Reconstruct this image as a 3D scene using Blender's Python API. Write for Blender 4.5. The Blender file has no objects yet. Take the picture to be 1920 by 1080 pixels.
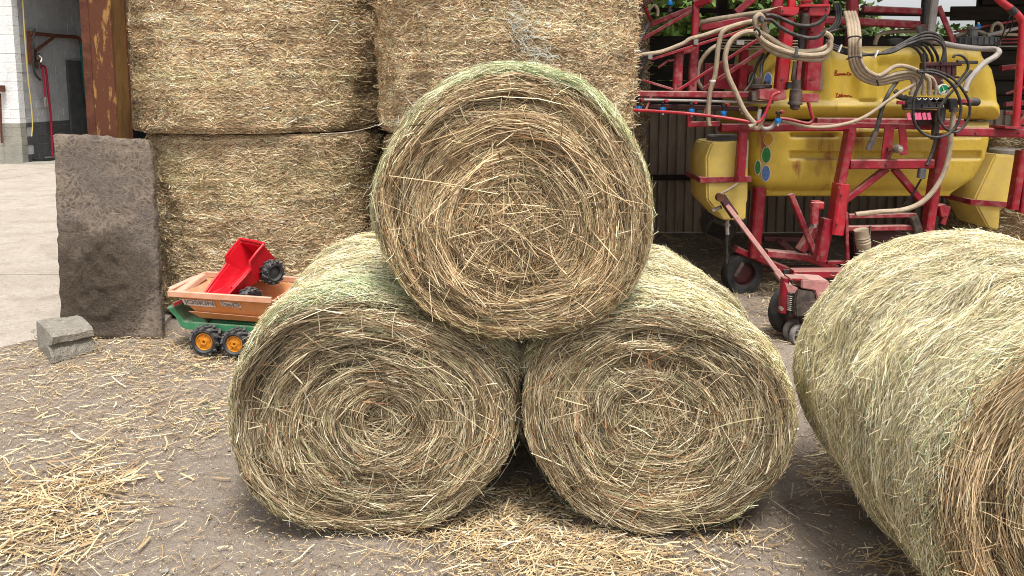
import bpy, bmesh, math, random
import numpy as np
from mathutils import Vector, Matrix, Euler, noise as mnoise

rng = np.random.default_rng(7)
random.seed(7)
SC = bpy.context.scene
COL = SC.collection
rad = math.radians

# ------------------------------------------------------------------ camera
PITCH = rad(6.5); FOC = 1400.0; PCX, PCY = 960.0, 330.0; CAMH = 1.6
cam = bpy.data.cameras.new('camera'); camo = bpy.data.objects.new('camera', cam); COL.objects.link(camo)
camo.location = (0, 0, CAMH); camo.rotation_euler = (rad(90) - PITCH, 0, 0)
cam.sensor_width = 36; cam.lens = FOC / 1920 * 36; cam.shift_y = (PCY - 540) / 1920
cam.clip_start = .05; cam.clip_end = 3000
SC.camera = camo

# ------------------------------------------------------------------ world and sun
SUN_EL, SUN_AZ = rad(66), rad(160)      # high, from behind the camera a little to the right (azimuth clockwise from +Y)
w = bpy.data.worlds.new('World'); SC.world = w; w.use_nodes = True
nt = w.node_tree; nt.nodes.clear()
sky = nt.nodes.new('ShaderNodeTexSky'); sky.sky_type = 'NISHITA'; sky.sun_disc = False
sky.sun_elevation = SUN_EL; sky.sun_rotation = SUN_AZ; sky.air_density = 1.0; sky.dust_density = 4.0
hs = nt.nodes.new('ShaderNodeHueSaturation'); hs.inputs['Saturation'].default_value = .10
bg = nt.nodes.new('ShaderNodeBackground'); bg.inputs['Strength'].default_value = .15
wo = nt.nodes.new('ShaderNodeOutputWorld')
nt.links.new(sky.outputs[0], hs.inputs['Color']); nt.links.new(hs.outputs[0], bg.inputs[0]); nt.links.new(bg.outputs[0], wo.inputs[0])
sl = bpy.data.lights.new('sun', 'SUN'); slo = bpy.data.objects.new('sun', sl); COL.objects.link(slo)
sl.energy = 2.6; sl.angle = rad(18); sl.color = (1.0, .945, .86)
sd = Vector((math.sin(SUN_AZ) * math.cos(SUN_EL), math.cos(SUN_AZ) * math.cos(SUN_EL), math.sin(SUN_EL)))
slo.rotation_euler = (-sd).to_track_quat('-Z', 'Y').to_euler(); slo.location = sd * 30
SC.view_settings.view_transform = 'Standard'; SC.view_settings.look = 'None'
SC.view_settings.exposure = 0.62; SC.view_settings.gamma = 1
SC.cycles.filter_width = 1.0; SC.cycles.use_denoising = True; SC.cycles.denoiser = 'OPENIMAGEDENOISE'; SC.cycles.denoising_prefilter = 'NONE'; SC.cycles.sample_clamp_indirect = 4; SC.cycles.max_bounces = 6; SC.cycles.diffuse_bounces = 4

# ------------------------------------------------------------------ helpers
def ray(px, py):
    a = (px - PCX) / FOC; b = (PCY - py) / FOC
    return Vector((a, math.cos(PITCH) + b * math.sin(PITCH), -math.sin(PITCH) + b * math.cos(PITCH)))
def P(px, py, Y):
    d = ray(px, py); return d * (Y / d.y) + Vector((0, 0, CAMH))
def G(px, py, z=0):
    d = ray(px, py); return d * ((z - CAMH) / d.z) + Vector((0, 0, CAMH))
def PP(px, py, o, n):
    d = ray(px, py); c = Vector((0, 0, CAMH)); return c + d * ((o - c).dot(n) / d.dot(n))
def pxm(Y): return Y / FOC * 1.0          # metres per photo pixel at depth Y

def link(o, parent=None):
    COL.objects.link(o)
    if parent is not None:
        o.parent = parent
        if parent.type == 'EMPTY': o.matrix_parent_inverse = Matrix.Translation(-parent.location)
    return o
def tag(o, label=None, cat=None, group=None, kind=None):
    if label: o['label'] = label
    if cat: o['category'] = cat
    if group: o['group'] = group
    if kind: o['kind'] = kind
    return o
def thing(name, label, cat, loc=(0, 0, 0), group=None):
    o = bpy.data.objects.new(name, None); o.empty_display_size = .1; o.location = loc; COL.objects.link(o)
    return tag(o, label, cat, group)
def obj(name, me, mat=None, parent=None, smooth=False):
    if mat is not None:
        me.materials.clear(); me.materials.append(mat)
    if smooth: me.polygons.foreach_set('use_smooth', [True] * len(me.polygons))
    return link(bpy.data.objects.new(name, me), parent)
def mesh(verts, faces):
    me = bpy.data.meshes.new('m'); me.from_pydata([tuple(v) for v in verts], [], [tuple(f) for f in faces]); me.update(); return me
def fix(me):
    b = bmesh.new(); b.from_mesh(me); bmesh.ops.recalc_face_normals(b, faces=b.faces); b.to_mesh(me); b.free(); return me
class MB:
    def __init__(s): s.v = []; s.f = []
    def add(s, v, f):
        n = len(s.v); s.v += [tuple(x) for x in v]; s.f += [tuple(i + n for i in q) for q in f]; return s
    def box(s, lo, hi):
        x0, y0, z0 = lo; x1, y1, z1 = hi
        return s.add([(x0,y0,z0),(x1,y0,z0),(x1,y1,z0),(x0,y1,z0),(x0,y0,z1),(x1,y0,z1),(x1,y1,z1),(x0,y1,z1)],
                     [(0,3,2,1),(4,5,6,7),(0,1,5,4),(1,2,6,5),(2,3,7,6),(3,0,4,7)])
    def bar(s, a, b, w, d=None, ch=.15):
        """box bar with chamfered edges from a to b: w across in the picture's upright plane, d in depth"""
        d = w if d is None else d
        a = Vector(a); b = Vector(b); t = (b - a).normalized()
        ref = Vector((0, 1, 0)) if abs(t.y) < .9 else Vector((1, 0, 0))
        n = t.cross(ref).normalized(); m = n.cross(t).normalized()
        c = min(w, d) * ch; hw, hd = w / 2, d / 2
        q = [(hw, hd - c), (hw - c, hd), (-hw + c, hd), (-hw, hd - c), (-hw, -hd + c), (-hw + c, -hd), (hw - c, -hd), (hw, -hd + c)]
        v = [p + n * x + m * y for p in (a, b) for x, y in q]
        f = [(i, (i + 1) % 8, 8 + (i + 1) % 8, 8 + i) for i in range(8)] + [tuple(range(7, -1, -1)), tuple(range(8, 16))]
        return s.add(v, f)
    def tube(s, pts, r, n=8, sub=6, taper=None):
        pts = [Vector(p) for p in pts]
        pts = catmull(pts, sub) if len(pts) > 2 and sub > 1 else pts
        k = len(pts); v = []; f = []
        up = None
        for i, p in enumerate(pts):
            t = (pts[min(i + 1, k - 1)] - pts[max(i - 1, 0)]).normalized()
            if up is None:
                up = t.cross(Vector((.123, .95, .3))).normalized()
            up = (up - t * up.dot(t)).normalized(); sd_ = t.cross(up)
            rr = r if taper is None else r * (1 + (taper - 1) * i / (k - 1))
            for j in range(n):
                a = 2 * math.pi * j / n
                v.append(p + up * (math.cos(a) * rr) + sd_ * (math.sin(a) * rr))
        for i in range(k - 1):
            for j in range(n):
                f.append((i * n + j, i * n + (j + 1) % n, (i + 1) * n + (j + 1) % n, (i + 1) * n + j))
        f.append(tuple(range(n - 1, -1, -1))); f.append(tuple((k - 1) * n + j for j in range(n)))
        return s.add(v, f)
    def lathe(s, prof, o, ax, n=20, cap=True):
        """prof: (radius, along axis)"""
        o = Vector(o); ax = Vector(ax).normalized()
        u = ax.cross(Vector((.3, .2, .9))).normalized(); w_ = ax.cross(u)
        v = []; f = []; k = len(prof)
        for j in range(n):
            a = 2 * math.pi * j / n
            for r, h in prof: v.append(o + ax * h + (u * math.cos(a) + w_ * math.sin(a)) * r)
        for j in range(n):
            for i in range(k - 1):
                f.append((j * k + i, j * k + i + 1, ((j + 1) % n) * k + i + 1, ((j + 1) % n) * k + i))
        if cap and prof[0][0] > 1e-4: f.append(tuple(j * k for j in range(n)))
        if cap and prof[-1][0] > 1e-4: f.append(tuple(j * k + k - 1 for j in range(n - 1, -1, -1)))
        return s.add(v, f)
    def prism(s, pts, off):
        n = len(pts); off = Vector(off); v = [Vector(p) for p in pts]; v += [p + off for p in v]
        return s.add(v, [tuple(range(n)), tuple(range(2 * n - 1, n - 1, -1))] + [(i, n + i, n + (i + 1) % n, (i + 1) % n) for i in range(n)])
    def build(s, name, mat, parent=None, smooth=False, bevel=0):
        me = fix(mesh(s.v, s.f))
        if bevel:
            b = bmesh.new(); b.from_mesh(me); bmesh.ops.remove_doubles(b, verts=b.verts, dist=1e-5)
            bmesh.ops.bevel(b, geom=[e for e in b.edges if len(e.link_faces) == 2 and e.calc_face_angle(0) > .5], offset=bevel, segments=2, affect='EDGES')
            b.to_mesh(me); b.free()
        o = obj(name, me, mat, parent, smooth)
        if smooth:
            me.set_sharp_from_angle(angle=rad(40))
        return o
def catmull(p, sub):
    out = []
    for i in range(len(p) - 1):
        a, b, c, d = p[max(i - 1, 0)], p[i], p[i + 1], p[min(i + 2, len(p) - 1)]
        for k in range(sub):
            t = k / sub
            out.append(.5 * ((2 * b) + (c - a) * t + (2 * a - 5 * b + 4 * c - d) * t * t + (3 * b - a - 3 * c + d) * t ** 3))
    return out + [p[-1]]
def copy_to(o, parent=None, loc=None):
    c = o.copy(); COL.objects.link(c)
    if parent is not None: c.parent = parent
    if loc is not None: c.location = loc
    return c

# ------------------------------------------------------------------ materials
def mat(name, col, rough=.7, col2=None, scale=8, lo=.4, hi=.65, bump=0, bscale=40, metal=0, dust=None, dust_amt=.5, spec=.3, detail=6, stretch=(1, 1, 1), coat=0):
    m = bpy.data.materials.new(name); m.use_nodes = True; t = m.node_tree; n = t.nodes; L = t.links
    b = n['Principled BSDF']; b.inputs['Roughness'].default_value = rough; b.inputs['Metallic'].default_value = metal
    b.inputs['Specular IOR Level'].default_value = spec; b.inputs['Coat Weight'].default_value = coat
    c = n.new('ShaderNodeRGB'); c.outputs[0].default_value = (*col, 1); out = c.outputs[0]
    tc = n.new('ShaderNodeNewGeometry'); mp = n.new('ShaderNodeMapping'); mp.inputs['Scale'].default_value = stretch
    L.new(tc.outputs['Position'], mp.inputs['Vector'])
    if col2 is not None:
        nz = n.new('ShaderNodeTexNoise'); nz.inputs['Scale'].default_value = scale; nz.inputs['Detail'].default_value = detail; nz.inputs['Roughness'].default_value = .65
        L.new(mp.outputs[0], nz.inputs['Vector'])
        mr = n.new('ShaderNodeMapRange'); mr.inputs['From Min'].default_value = lo; mr.inputs['From Max'].default_value = hi
        L.new(nz.outputs['Fac'], mr.inputs['Value'])
        mx = n.new('ShaderNodeMixRGB'); mx.inputs[2].default_value = (*col2, 1)
        L.new(mr.outputs[0], mx.inputs[0]); L.new(out, mx.inputs[1]); out = mx.outputs[0]
    if dust is not None:
        sp = n.new('ShaderNodeSeparateXYZ'); L.new(tc.outputs['Normal'], sp.inputs[0])
        nz = n.new('ShaderNodeTexNoise'); nz.inputs['Scale'].default_value = 22; nz.inputs['Detail'].default_value = 5
        L.new(tc.outputs['Position'], nz.inputs['Vector'])
        ad = n.new('ShaderNodeMath'); ad.operation = 'MULTIPLY_ADD'; ad.inputs[1].default_value = .55; L.new(sp.outputs[2], ad.inputs[0]); L.new(nz.outputs['Fac'], ad.inputs[2])
        mr = n.new('ShaderNodeMapRange'); mr.inputs['From Min'].default_value = .5; mr.inputs['From Max'].default_value = 1.0; mr.inputs['To Max'].default_value = dust_amt
        L.new(ad.outputs[0], mr.inputs['Value'])
        mx = n.new('ShaderNodeMixRGB'); mx.inputs[2].default_value = (*dust, 1)
        L.new(mr.outputs[0], mx.inputs[0]); L.new(out, mx.inputs[1]); out = mx.outputs[0]
        ro = n.new('ShaderNodeMapRange'); ro.inputs['To Min'].default_value = rough; ro.inputs['To Max'].default_value = .9
        L.new(mr.outputs[0], ro.inputs['Value']); L.new(ro.outputs[0], b.inputs['Roughness'])
    L.new(out, b.inputs['Base Color'])
    if bump:
        nz = n.new('ShaderNodeTexNoise'); nz.inputs['Scale'].default_value = bscale; nz.inputs['Detail'].default_value = 8; nz.inputs['Roughness'].default_value = .65
        L.new(mp.outputs[0], nz.inputs['Vector'])
        bu = n.new('ShaderNodeBump'); bu.inputs['Strength'].default_value = 1; bu.inputs['Distance'].default_value = bump
        L.new(nz.outputs['Fac'], bu.inputs['Height']); L.new(bu.outputs[0], b.inputs['Normal'])
    return m
def strand_mat(name, rough=.55):
    m = bpy.data.materials.new(name); m.use_nodes = True; t = m.node_tree; n = t.nodes
    b = n['Principled BSDF']; b.inputs['Roughness'].default_value = rough; b.inputs['Specular IOR Level'].default_value = .25
    a = n.new('ShaderNodeAttribute'); a.attribute_name = 'straw'
    t.links.new(a.outputs['Color'], b.inputs['Base Color']); return m
M = {}
DUST = (.27, .21, .17)
M['strand'] = strand_mat('dry stems')
M['hay_core'] = mat('shade-dark packed hay', (.06, .042, .024), .95, (.11, .08, .045), 30, bump=.01, bscale=60)  # core coloured extra dark, standing for shade in gaps between stems
M['straw_core'] = mat('packed straw', (.20, .14, .08), .95, (.36, .26, .16), 60, bump=.01, bscale=60)
M['red'] = mat('red paint', (.29, .008, .022), .42, (.19, .008, .016), 9, dust=DUST, dust_amt=.55, spec=.4)
M['red_worn'] = mat('worn red paint', (.25, .014, .026), .55, (.34, .13, .12), 16, .45, .7, dust=(.36, .27, .23), dust_amt=.75)
M['red_bright'] = mat('scratched bright red paint', (.42, .010, .024), .35, (.30, .010, .02), 7, dust=DUST, dust_amt=.35, spec=.5)
M['pink'] = mat('faded pink paint', (.46, .19, .18), .7, (.30, .15, .13), 25, dust=(.4, .3, .26), dust_amt=.6)
M['yellow'] = None
M['yellow_pale'] = mat('pale yellow plastic', (.60, .44, .10), .42, (.50, .36, .10), 6, dust=(.42, .34, .2), dust_amt=.5)
M['hose_tan'] = mat('dusty tan hose', (.36, .28, .19), .6, (.24, .19, .14), 28, dust=(.42, .34, .25), dust_amt=.6)
M['hose_grey'] = mat('dusty grey hose', (.30, .27, .25), .55, (.24, .22, .2), 20, dust=(.4, .36, .32), dust_amt=.5)
M['hose_black'] = mat('black rubber hose', (.018, .018, .02), .45, (.05, .045, .04), 20, dust=(.2, .17, .14), dust_amt=.3)
M['black'] = mat('black plastic', (.02, .02, .022), .5, (.045, .04, .038), 14, dust=(.2, .17, .15), dust_amt=.35)
M['dark_lid'] = mat('dark grey lid', (.075, .08, .088), .6, (.11, .11, .115), 20, dust=(.3, .27, .24), dust_amt=.4)
M['maroon'] = mat('dark red iron', (.07, .015, .016), .5, (.03, .02, .02), 20)  # dark red; on the rear wheel its darkness stands for shade
M['grease'] = mat('greasy steel', (.06, .05, .045), .45, (.16, .12, .1), 18, metal=.3)
M['steel'] = mat('worn steel', (.45, .42, .38), .4, (.3, .27, .24), 24, metal=.7)
M['grey_steel'] = mat('grey painted steel', (.17, .16, .155), .6, (.24, .22, .2), 14, dust=(.3, .26, .22), dust_amt=.4)
M['blue'] = mat('blue plastic', (.01, .19, .55), .4)
M['pink_tab'] = mat('pink plastic tab', (.72, .14, .26), .5)
M['white'] = mat('white plastic', (.72, .72, .7), .45, (.6, .58, .55), 30)
M['green_dial'] = mat('green gauge dial', (.01, .20, .07), .4)
M['sticker_green'] = mat('green round sticker', (.012, .13, .02), .5, (.02, .18, .03), 30)
M['sticker_yellow'] = mat('amber round sticker', (.5, .26, .01), .5, (.42, .22, .01), 30)
M['sticker_blue'] = mat('blue round sticker', (.06, .13, .32), .5, (.1, .18, .36), 30)
M['sticker_grey'] = mat('bare grey sticker', (.30, .24, .16), .6, (.34, .28, .2), 30)
M['scrawl'] = mat('red marker ink', (.30, .03, .015), .7)
M['rust'] = mat('rust with flaking yellow paint', (.10, .034, .016), .85, (.30, .165, .05), 26, .545, .61, bump=.008, bscale=50, stretch=(1, 1, .28), detail=9)
M['rust_dark'] = mat('brown rust', (.07, .022, .013), .85, (.12, .045, .022), 20, bump=.003)
M['ochre_rust'] = mat('ochre painted steel', (.20, .11, .035), .8, (.09, .045, .018), 10, stretch=(1, 1, .25), bump=.003)
M['white_wall'] = mat('whitewashed block', (.66, .67, .69), .9, (.55, .56, .58), 5, bump=.008, bscale=14)
M['bare_block'] = mat('bare concrete block', (.26, .25, .21), .95, (.34, .33, .29), 6, bump=.006, bscale=25)
M['shaded_wall'] = mat('whitewash greyed for shade', (.40, .40, .41), .9, (.31, .31, .315), 4, bump=.006, bscale=14)  # passage whitewash: shade under the roof is put into the grey
M['dado'] = mat('dark grey wall paint', (.055, .058, .06), .8, (.085, .085, .085), 5, bump=.003)
M['slab'] = None
M['dirt'] = None
M['corr'] = mat('old weathered sheet', (.42, .34, .26), .8, (.27, .215, .165), 6, stretch=(1, 1, .3))
M['board'] = mat('black weathered board', (.028, .024, .02), .9, (.05, .04, .032), 10, stretch=(.2, 1, 1), bump=.002)
M['roof'] = mat('dark roof sheet', (.035, .03, .027), .9, (.055, .045, .04), 4)
M['tyre'] = mat('dusty tyre rubber', (.02, .02, .021), .8, (.04, .036, .033), 20, dust=(.10, .09, .08), dust_amt=.4)
M['toy_black'] = mat('toy tyre plastic', (.022, .023, .026), .5, (.04, .04, .042), 25, dust=(.2, .19, .18), dust_amt=.4)
M['toy_orange'] = mat('orange toy plastic', (.58, .21, .06), .45, (.60, .26, .10), 12, dust=(.62, .38, .26), dust_amt=.7)
M['toy_faded'] = mat('sun faded orange plastic', (.60, .32, .21), .5, (.56, .25, .13), 10, dust=(.62, .42, .34), dust_amt=.6)
M['toy_red'] = mat('red toy plastic', (.52, .008, .018), .32, (.45, .008, .016), 6, spec=.45)
M['toy_green'] = mat('green toy plastic', (.035, .22, .09), .45, (.05, .20, .10), 8, dust=(.26, .32, .24), dust_amt=.75)
M['toy_rim'] = mat('amber toy rim', (.60, .24, .02), .4, (.5, .18, .02), 40)
M['label_white'] = mat('faded white decal', (.66, .56, .5), .6, (.58, .42, .33), 30)
M['label_ink'] = mat('worn grey lettering', (.13, .12, .13), .6, (.24, .22, .22), 60)
M['bark'] = mat('bark', (.09, .065, .045), .95, (.14, .11, .08), 12, bump=.02)
M['leaf'] = strand_mat('leaves', .5)
M['rope'] = mat('yellow rope', (.48, .37, .12), .8)
M['hose_red'] = mat('red water hose', (.26, .01, .03), .5)
M['hose_green'] = mat('green water hose', (.01, .09, .07), .5)
M['twine'] = mat('pale twine', (.6, .55, .45), .8)
M['net'] = mat('pale net wrap', (.56, .58, .52), .6)
M['crate'] = mat('grimy plastic crate', (.14, .115, .085), .8, (.09, .075, .06), 12)

def node_mat(name): 
    m = bpy.data.materials.new(name); m.use_nodes = True; return m, m.node_tree.nodes, m.node_tree.links
def noise(n, L, vec, scale, detail=6, rough=.6):
    z = n.new('ShaderNodeTexNoise'); z.inputs['Scale'].default_value = scale; z.inputs['Detail'].default_value = detail; z.inputs['Roughness'].default_value = rough
    L.new(vec, z.inputs['Vector']); return z.outputs['Fac']
def ramp(n, L, fac, stops):
    r = n.new('ShaderNodeValToRGB'); e = r.color_ramp.elements
    while len(e) < len(stops): e.new(.5)
    for k, (p, c) in zip(e, stops): k.position = p; k.color = (*c, 1)
    L.new(fac, r.inputs[0]); return r.outputs[0]
def mixc(n, L, fac, a, b, mode='MIX'):
    x = n.new('ShaderNodeMixRGB'); x.blend_type = mode
    if isinstance(fac, (int, float)): x.inputs[0].default_value = fac
    else: L.new(fac, x.inputs[0])
    for s, v in ((x.inputs[1], a), (x.inputs[2], b)):
        if isinstance(v, tuple): s.default_value = (*v, 1)
        else: L.new(v, s)
    return x.outputs[0]
def rng_node(n, L, v, a, b, c=0, d=1):
    r = n.new('ShaderNodeMapRange'); L.new(v, r.inputs['Value'])
    for k, q in zip(('From Min', 'From Max', 'To Min', 'To Max'), (a, b, c, d)): r.inputs[k].default_value = q
    return r.outputs[0]
def bumpn(n, L, h, dist, b, prev=None):
    u = n.new('ShaderNodeBump'); u.inputs['Distance'].default_value = dist; L.new(h, u.inputs['Height'])
    if prev is not None: L.new(prev, u.inputs['Normal'])
    L.new(u.outputs[0], b.inputs['Normal']); return u.outputs[0]
# packed yard dirt with gravel grains
def dirt_mat():
    m, n, L = node_mat('packed yard dirt'); b = n['Principled BSDF']; b.inputs['Roughness'].default_value = .95; b.inputs['Specular IOR Level'].default_value = .1
    g = n.new('ShaderNodeNewGeometry').outputs['Position']
    big = noise(n, L, g, 1.6, 5); mid = noise(n, L, g, 9, 8, .7); fine = noise(n, L, g, 110, 4, .7)
    c = ramp(n, L, big, [(.3, (.185, .140, .098)), (.55, (.255, .198, .145)), (.75, (.305, .243, .182))])
    c = mixc(n, L, rng_node(n, L, mid, .35, .7), c, (.27, .228, .194)); c = mixc(n, L, rng_node(n, L, mid, .5, .25, 0, .85), c, (.125, .096, .08))
    c = mixc(n, L, rng_node(n, L, fine, .35, .7, 0, .55), c, (.28, .25, .225))
    v = n.new('ShaderNodeTexVoronoi'); v.inputs['Scale'].default_value = 75; L.new(g, v.inputs['Vector'])
    c = mixc(n, L, rng_node(n, L, v.outputs['Distance'], .16, .08, 0, .5), c, (.31, .275, .24))
    L.new(c, b.inputs['Base Color'])
    u = bumpn(n, L, mid, .02, b); u = bumpn(n, L, fine, .006, b, u)
    return m
def concrete_mat():
    m, n, L = node_mat('worn concrete yard'); b = n['Principled BSDF']; b.inputs['Roughness'].default_value = .9; b.inputs['Specular IOR Level'].default_value = .15
    g = n.new('ShaderNodeNewGeometry').outputs['Position']
    big = noise(n, L, g, .9, 6); mid = noise(n, L, g, 14, 8, .75); fine = noise(n, L, g, 60, 3)
    c = ramp(n, L, big, [(.3, (.36, .31, .26)), (.55, (.43, .38, .325)), (.75, (.38, .32, .26))])
    c = mixc(n, L, rng_node(n, L, mid, .55, .3, 0, .75), c, (.25, .215, .18)); c = mixc(n, L, rng_node(n, L, noise(n, L, g, 3.5, 8, .7), .50, .64, 0, .65), c, (.24, .195, .155)); c = mixc(n, L, rng_node(n, L, fine, .5, .7, 0, .6), c, (.48, .44, .39)); c = mixc(n, L, rng_node(n, L, noise(n, L, g, 35, 8, .8), .5, .36, 0, .6), c, (.22, .19, .165))
    L.new(c, b.inputs['Base Color']); bumpn(n, L, mid, .008, b); return m
def slab_mat():
    m, n, L = node_mat('mottled stone slab'); b = n['Principled BSDF']; b.inputs['Roughness'].default_value = .8; b.inputs['Specular IOR Level'].default_value = .2
    g = n.new('ShaderNodeNewGeometry').outputs['Position']
    wob = n.new('ShaderNodeVectorMath'); wob.operation = 'ADD'
    nz = n.new('ShaderNodeTexNoise'); nz.inputs['Scale'].default_value = 9; L.new(g, nz.inputs['Vector'])
    sc = n.new('ShaderNodeVectorMath'); sc.operation = 'SCALE'; sc.inputs['Scale'].default_value = .12; L.new(nz.outputs['Color'], sc.inputs[0])
    L.new(g, wob.inputs[0]); L.new(sc.outputs[0], wob.inputs[1])
    mid = noise(n, L, wob.outputs[0], 24, 5, .6); fine = noise(n, L, g, 110, 5, .7)
    vo = n.new('ShaderNodeTexVoronoi'); vo.feature = 'DISTANCE_TO_EDGE'; vo.inputs['Scale'].default_value = 26; L.new(wob.outputs[0], vo.inputs['Vector'])
    v1 = n.new('ShaderNodeTexVoronoi'); v1.inputs['Scale'].default_value = 26; L.new(wob.outputs[0], v1.inputs['Vector'])
    sv = n.new('ShaderNodeSeparateXYZ'); L.new(v1.outputs['Color'], sv.inputs[0])
    c = ramp(n, L, sv.outputs[0], [(.15, (.082, .067, .060)), (.5, (.112, .089, .074)), (.85, (.155, .120, .095))])
    c = mixc(n, L, rng_node(n, L, mid, .46, .60, 0, .7), c, (.14, .108, .085))
    c = mixc(n, L, rng_node(n, L, vo.outputs['Distance'], .22, .05, 0, .9), c, (.235, .185, .14))
    c = mixc(n, L, rng_node(n, L, noise(n, L, g, 4, 5), .42, .6, 0, .6), c, (.105, .088, .08))
    c = mixc(n, L, rng_node(n, L, fine, .42, .65, 0, .5), c, (.17, .14, .115)); c = mixc(n, L, rng_node(n, L, fine, .48, .3, 0, .6), c, (.05, .042, .038))
    # caked mud on the lower left, where it has its own rough shape
    d = n.new('ShaderNodeVectorMath'); d.operation = 'DISTANCE'; d.inputs[1].default_value = tuple(P(185, 530, 4.78)); L.new(g, d.inputs[0])
    ad = n.new('ShaderNodeMath'); ad.operation = 'MULTIPLY_ADD'; ad.inputs[1].default_value = -.5; L.new(noise(n, L, g, 6, 6), ad.inputs[0]); L.new(d.outputs['Value'], ad.inputs[2])
    mud = rng_node(n, L, ad.outputs[0], .17, -.08, 0, .85)
    c = mixc(n, L, mud, c, ramp(n, L, fine, [(.3, (.055, .041, .030)), (.7, (.150, .114, .082))]))
    L.new(c, b.inputs['Base Color'])
    mu = n.new('ShaderNodeMath'); mu.operation = 'MULTIPLY'; L.new(mud, mu.inputs[0]); L.new(noise(n, L, g, 30, 7, .75), mu.inputs[1])
    u = bumpn(n, L, mid, .014, b); u = bumpn(n, L, mu.outputs[0], .09, b, u); u = bumpn(n, L, fine, .006, b, u); return m
def tank_mat():
    m, n, L = node_mat('stained yellow plastic'); b = n['Principled BSDF']; b.inputs['Specular IOR Level'].default_value = .4
    g = n.new('ShaderNodeNewGeometry'); gp = g.outputs['Position']
    mp = n.new('ShaderNodeMapping'); mp.inputs['Scale'].default_value = (1, 1, .18); L.new(gp, mp.inputs['Vector'])
    run = noise(n, L, mp.outputs[0], 16, 7, .7); blot = noise(n, L, gp, 7, 7, .7); fine = noise(n, L, gp, 60, 5, .7)
    c = ramp(n, L, blot, [(.3, (.52, .355, .04)), (.55, (.62, .435, .055)), (.75, (.60, .435, .085))])
    c = mixc(n, L, rng_node(n, L, run, .56, .72, 0, .55), c, (.33, .22, .06)); c = mixc(n, L, rng_node(n, L, fine, .62, .72, 0, .5), c, (.66, .56, .32))
    sp = n.new('ShaderNodeSeparateXYZ'); L.new(g.outputs['Normal'], sp.inputs[0])
    up = rng_node(n, L, sp.outputs[2], .1, .9, 0, .7); c = mixc(n, L, up, c, (.46, .37, .19))
    # brick red chemical stains that have run down the tank front
    for px, py, r, st in ((1556, 300, .20, .30), (1432, 262, .13, .5), (1612, 262, .12, .5), (1490, 312, .09, 1.), (1700, 225, .10, .6)):
        q = P(px, py, YT_); sh = n.new('ShaderNodeVectorMath'); sh.operation = 'SUBTRACT'; sh.inputs[1].default_value = tuple(q); L.new(gp, sh.inputs[0])
        sc = n.new('ShaderNodeVectorMath'); sc.operation = 'MULTIPLY'; sc.inputs[1].default_value = (1, .3, st); L.new(sh.outputs[0], sc.inputs[0])
        ln = n.new('ShaderNodeVectorMath'); ln.operation = 'LENGTH'; L.new(sc.outputs[0], ln.inputs[0])
        ad = n.new('ShaderNodeMath'); ad.operation = 'MULTIPLY_ADD'; ad.inputs[1].default_value = -.35; L.new(run, ad.inputs[0]); L.new(ln.outputs['Value'], ad.inputs[2])
        c = mixc(n, L, rng_node(n, L, ad.outputs[0], r * .3 - .16, -.20, 0, .85), c, (.27, .055, .02))
    L.new(c, b.inputs['Base Color']); L.new(rng_node(n, L, blot, .3, .7, .34, .6), b.inputs['Roughness'])
    bumpn(n, L, fine, .002, b); return m
YT_ = 5.72
def block_mat():
    m, n, L = node_mat('rough broken concrete'); b = n['Principled BSDF']; b.inputs['Roughness'].default_value = .95
    g = n.new('ShaderNodeNewGeometry').outputs['Position']
    mid = noise(n, L, g, 25, 8, .7); fine = noise(n, L, g, 120, 5)
    c = ramp(n, L, mid, [(.3, (.22, .195, .16)), (.5, (.34, .31, .26)), (.7, (.44, .41, .36))])
    c = mixc(n, L, rng_node(n, L, fine, .5, .3, 0, .6), c, (.13, .115, .1)); L.new(c, b.inputs['Base Color'])
    u = bumpn(n, L, mid, .02, b); u = bumpn(n, L, fine, .01, b, u); return m
M['yellow'] = tank_mat(); M['dirt'] = dirt_mat(); M['concrete'] = concrete_mat(); M['slab'] = slab_mat(); M['block'] = block_mat()

# ------------------------------------------------------------------ strands of hay and straw (real ribbons)
PAL = {
 'hay':   [((.72, .59, .39), 3.0), ((.57, .43, .26), 3.6), ((.40, .285, .155), 3.6), ((.25, .168, .09), 3.4), ((.42, .38, .22), .8), ((.29, .29, .15), .7), ((.42, .23, .10), .45), ((.10, .068, .038), 2.6)],
 'hay_olive': [((.68, .59, .42), 3.0), ((.52, .43, .28), 3.4), ((.35, .265, .16), 3.6), ((.22, .155, .09), 3.8), ((.40, .37, .22), 1.6), ((.22, .24, .12), 1.0), ((.36, .19, .09), .8), ((.085, .062, .038), 3)],
 'side':  [((.78, .70, .45), 4), ((.68, .59, .36), 4), ((.62, .59, .32), 1.6), ((.55, .43, .27), 2.4), ((.36, .36, .17), .8), ((.84, .78, .58), 3.4), ((.28, .21, .13), 1.8)],
 'straw': [((.80, .62, .40), 3.6), ((.68, .50, .305), 4), ((.54, .385, .225), 3.4), ((.35, .235, .13), 2.2), ((.84, .72, .52), 2.6), ((.14, .09, .05), 1.8), ((.40, .34, .19), .5)],
 'litter': [((.58, .45, .26), 4), ((.64, .54, .36), 2.2), ((.48, .34, .18), 3.4), ((.34, .23, .12), 2.6), ((.50, .45, .34), 1), ((.24, .17, .10), 1)],
 'green': [((.50, .60, .34), 3), ((.46, .54, .28), 2.4), ((.68, .75, .50), 4), ((.70, .68, .43), 4)],
}
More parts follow.
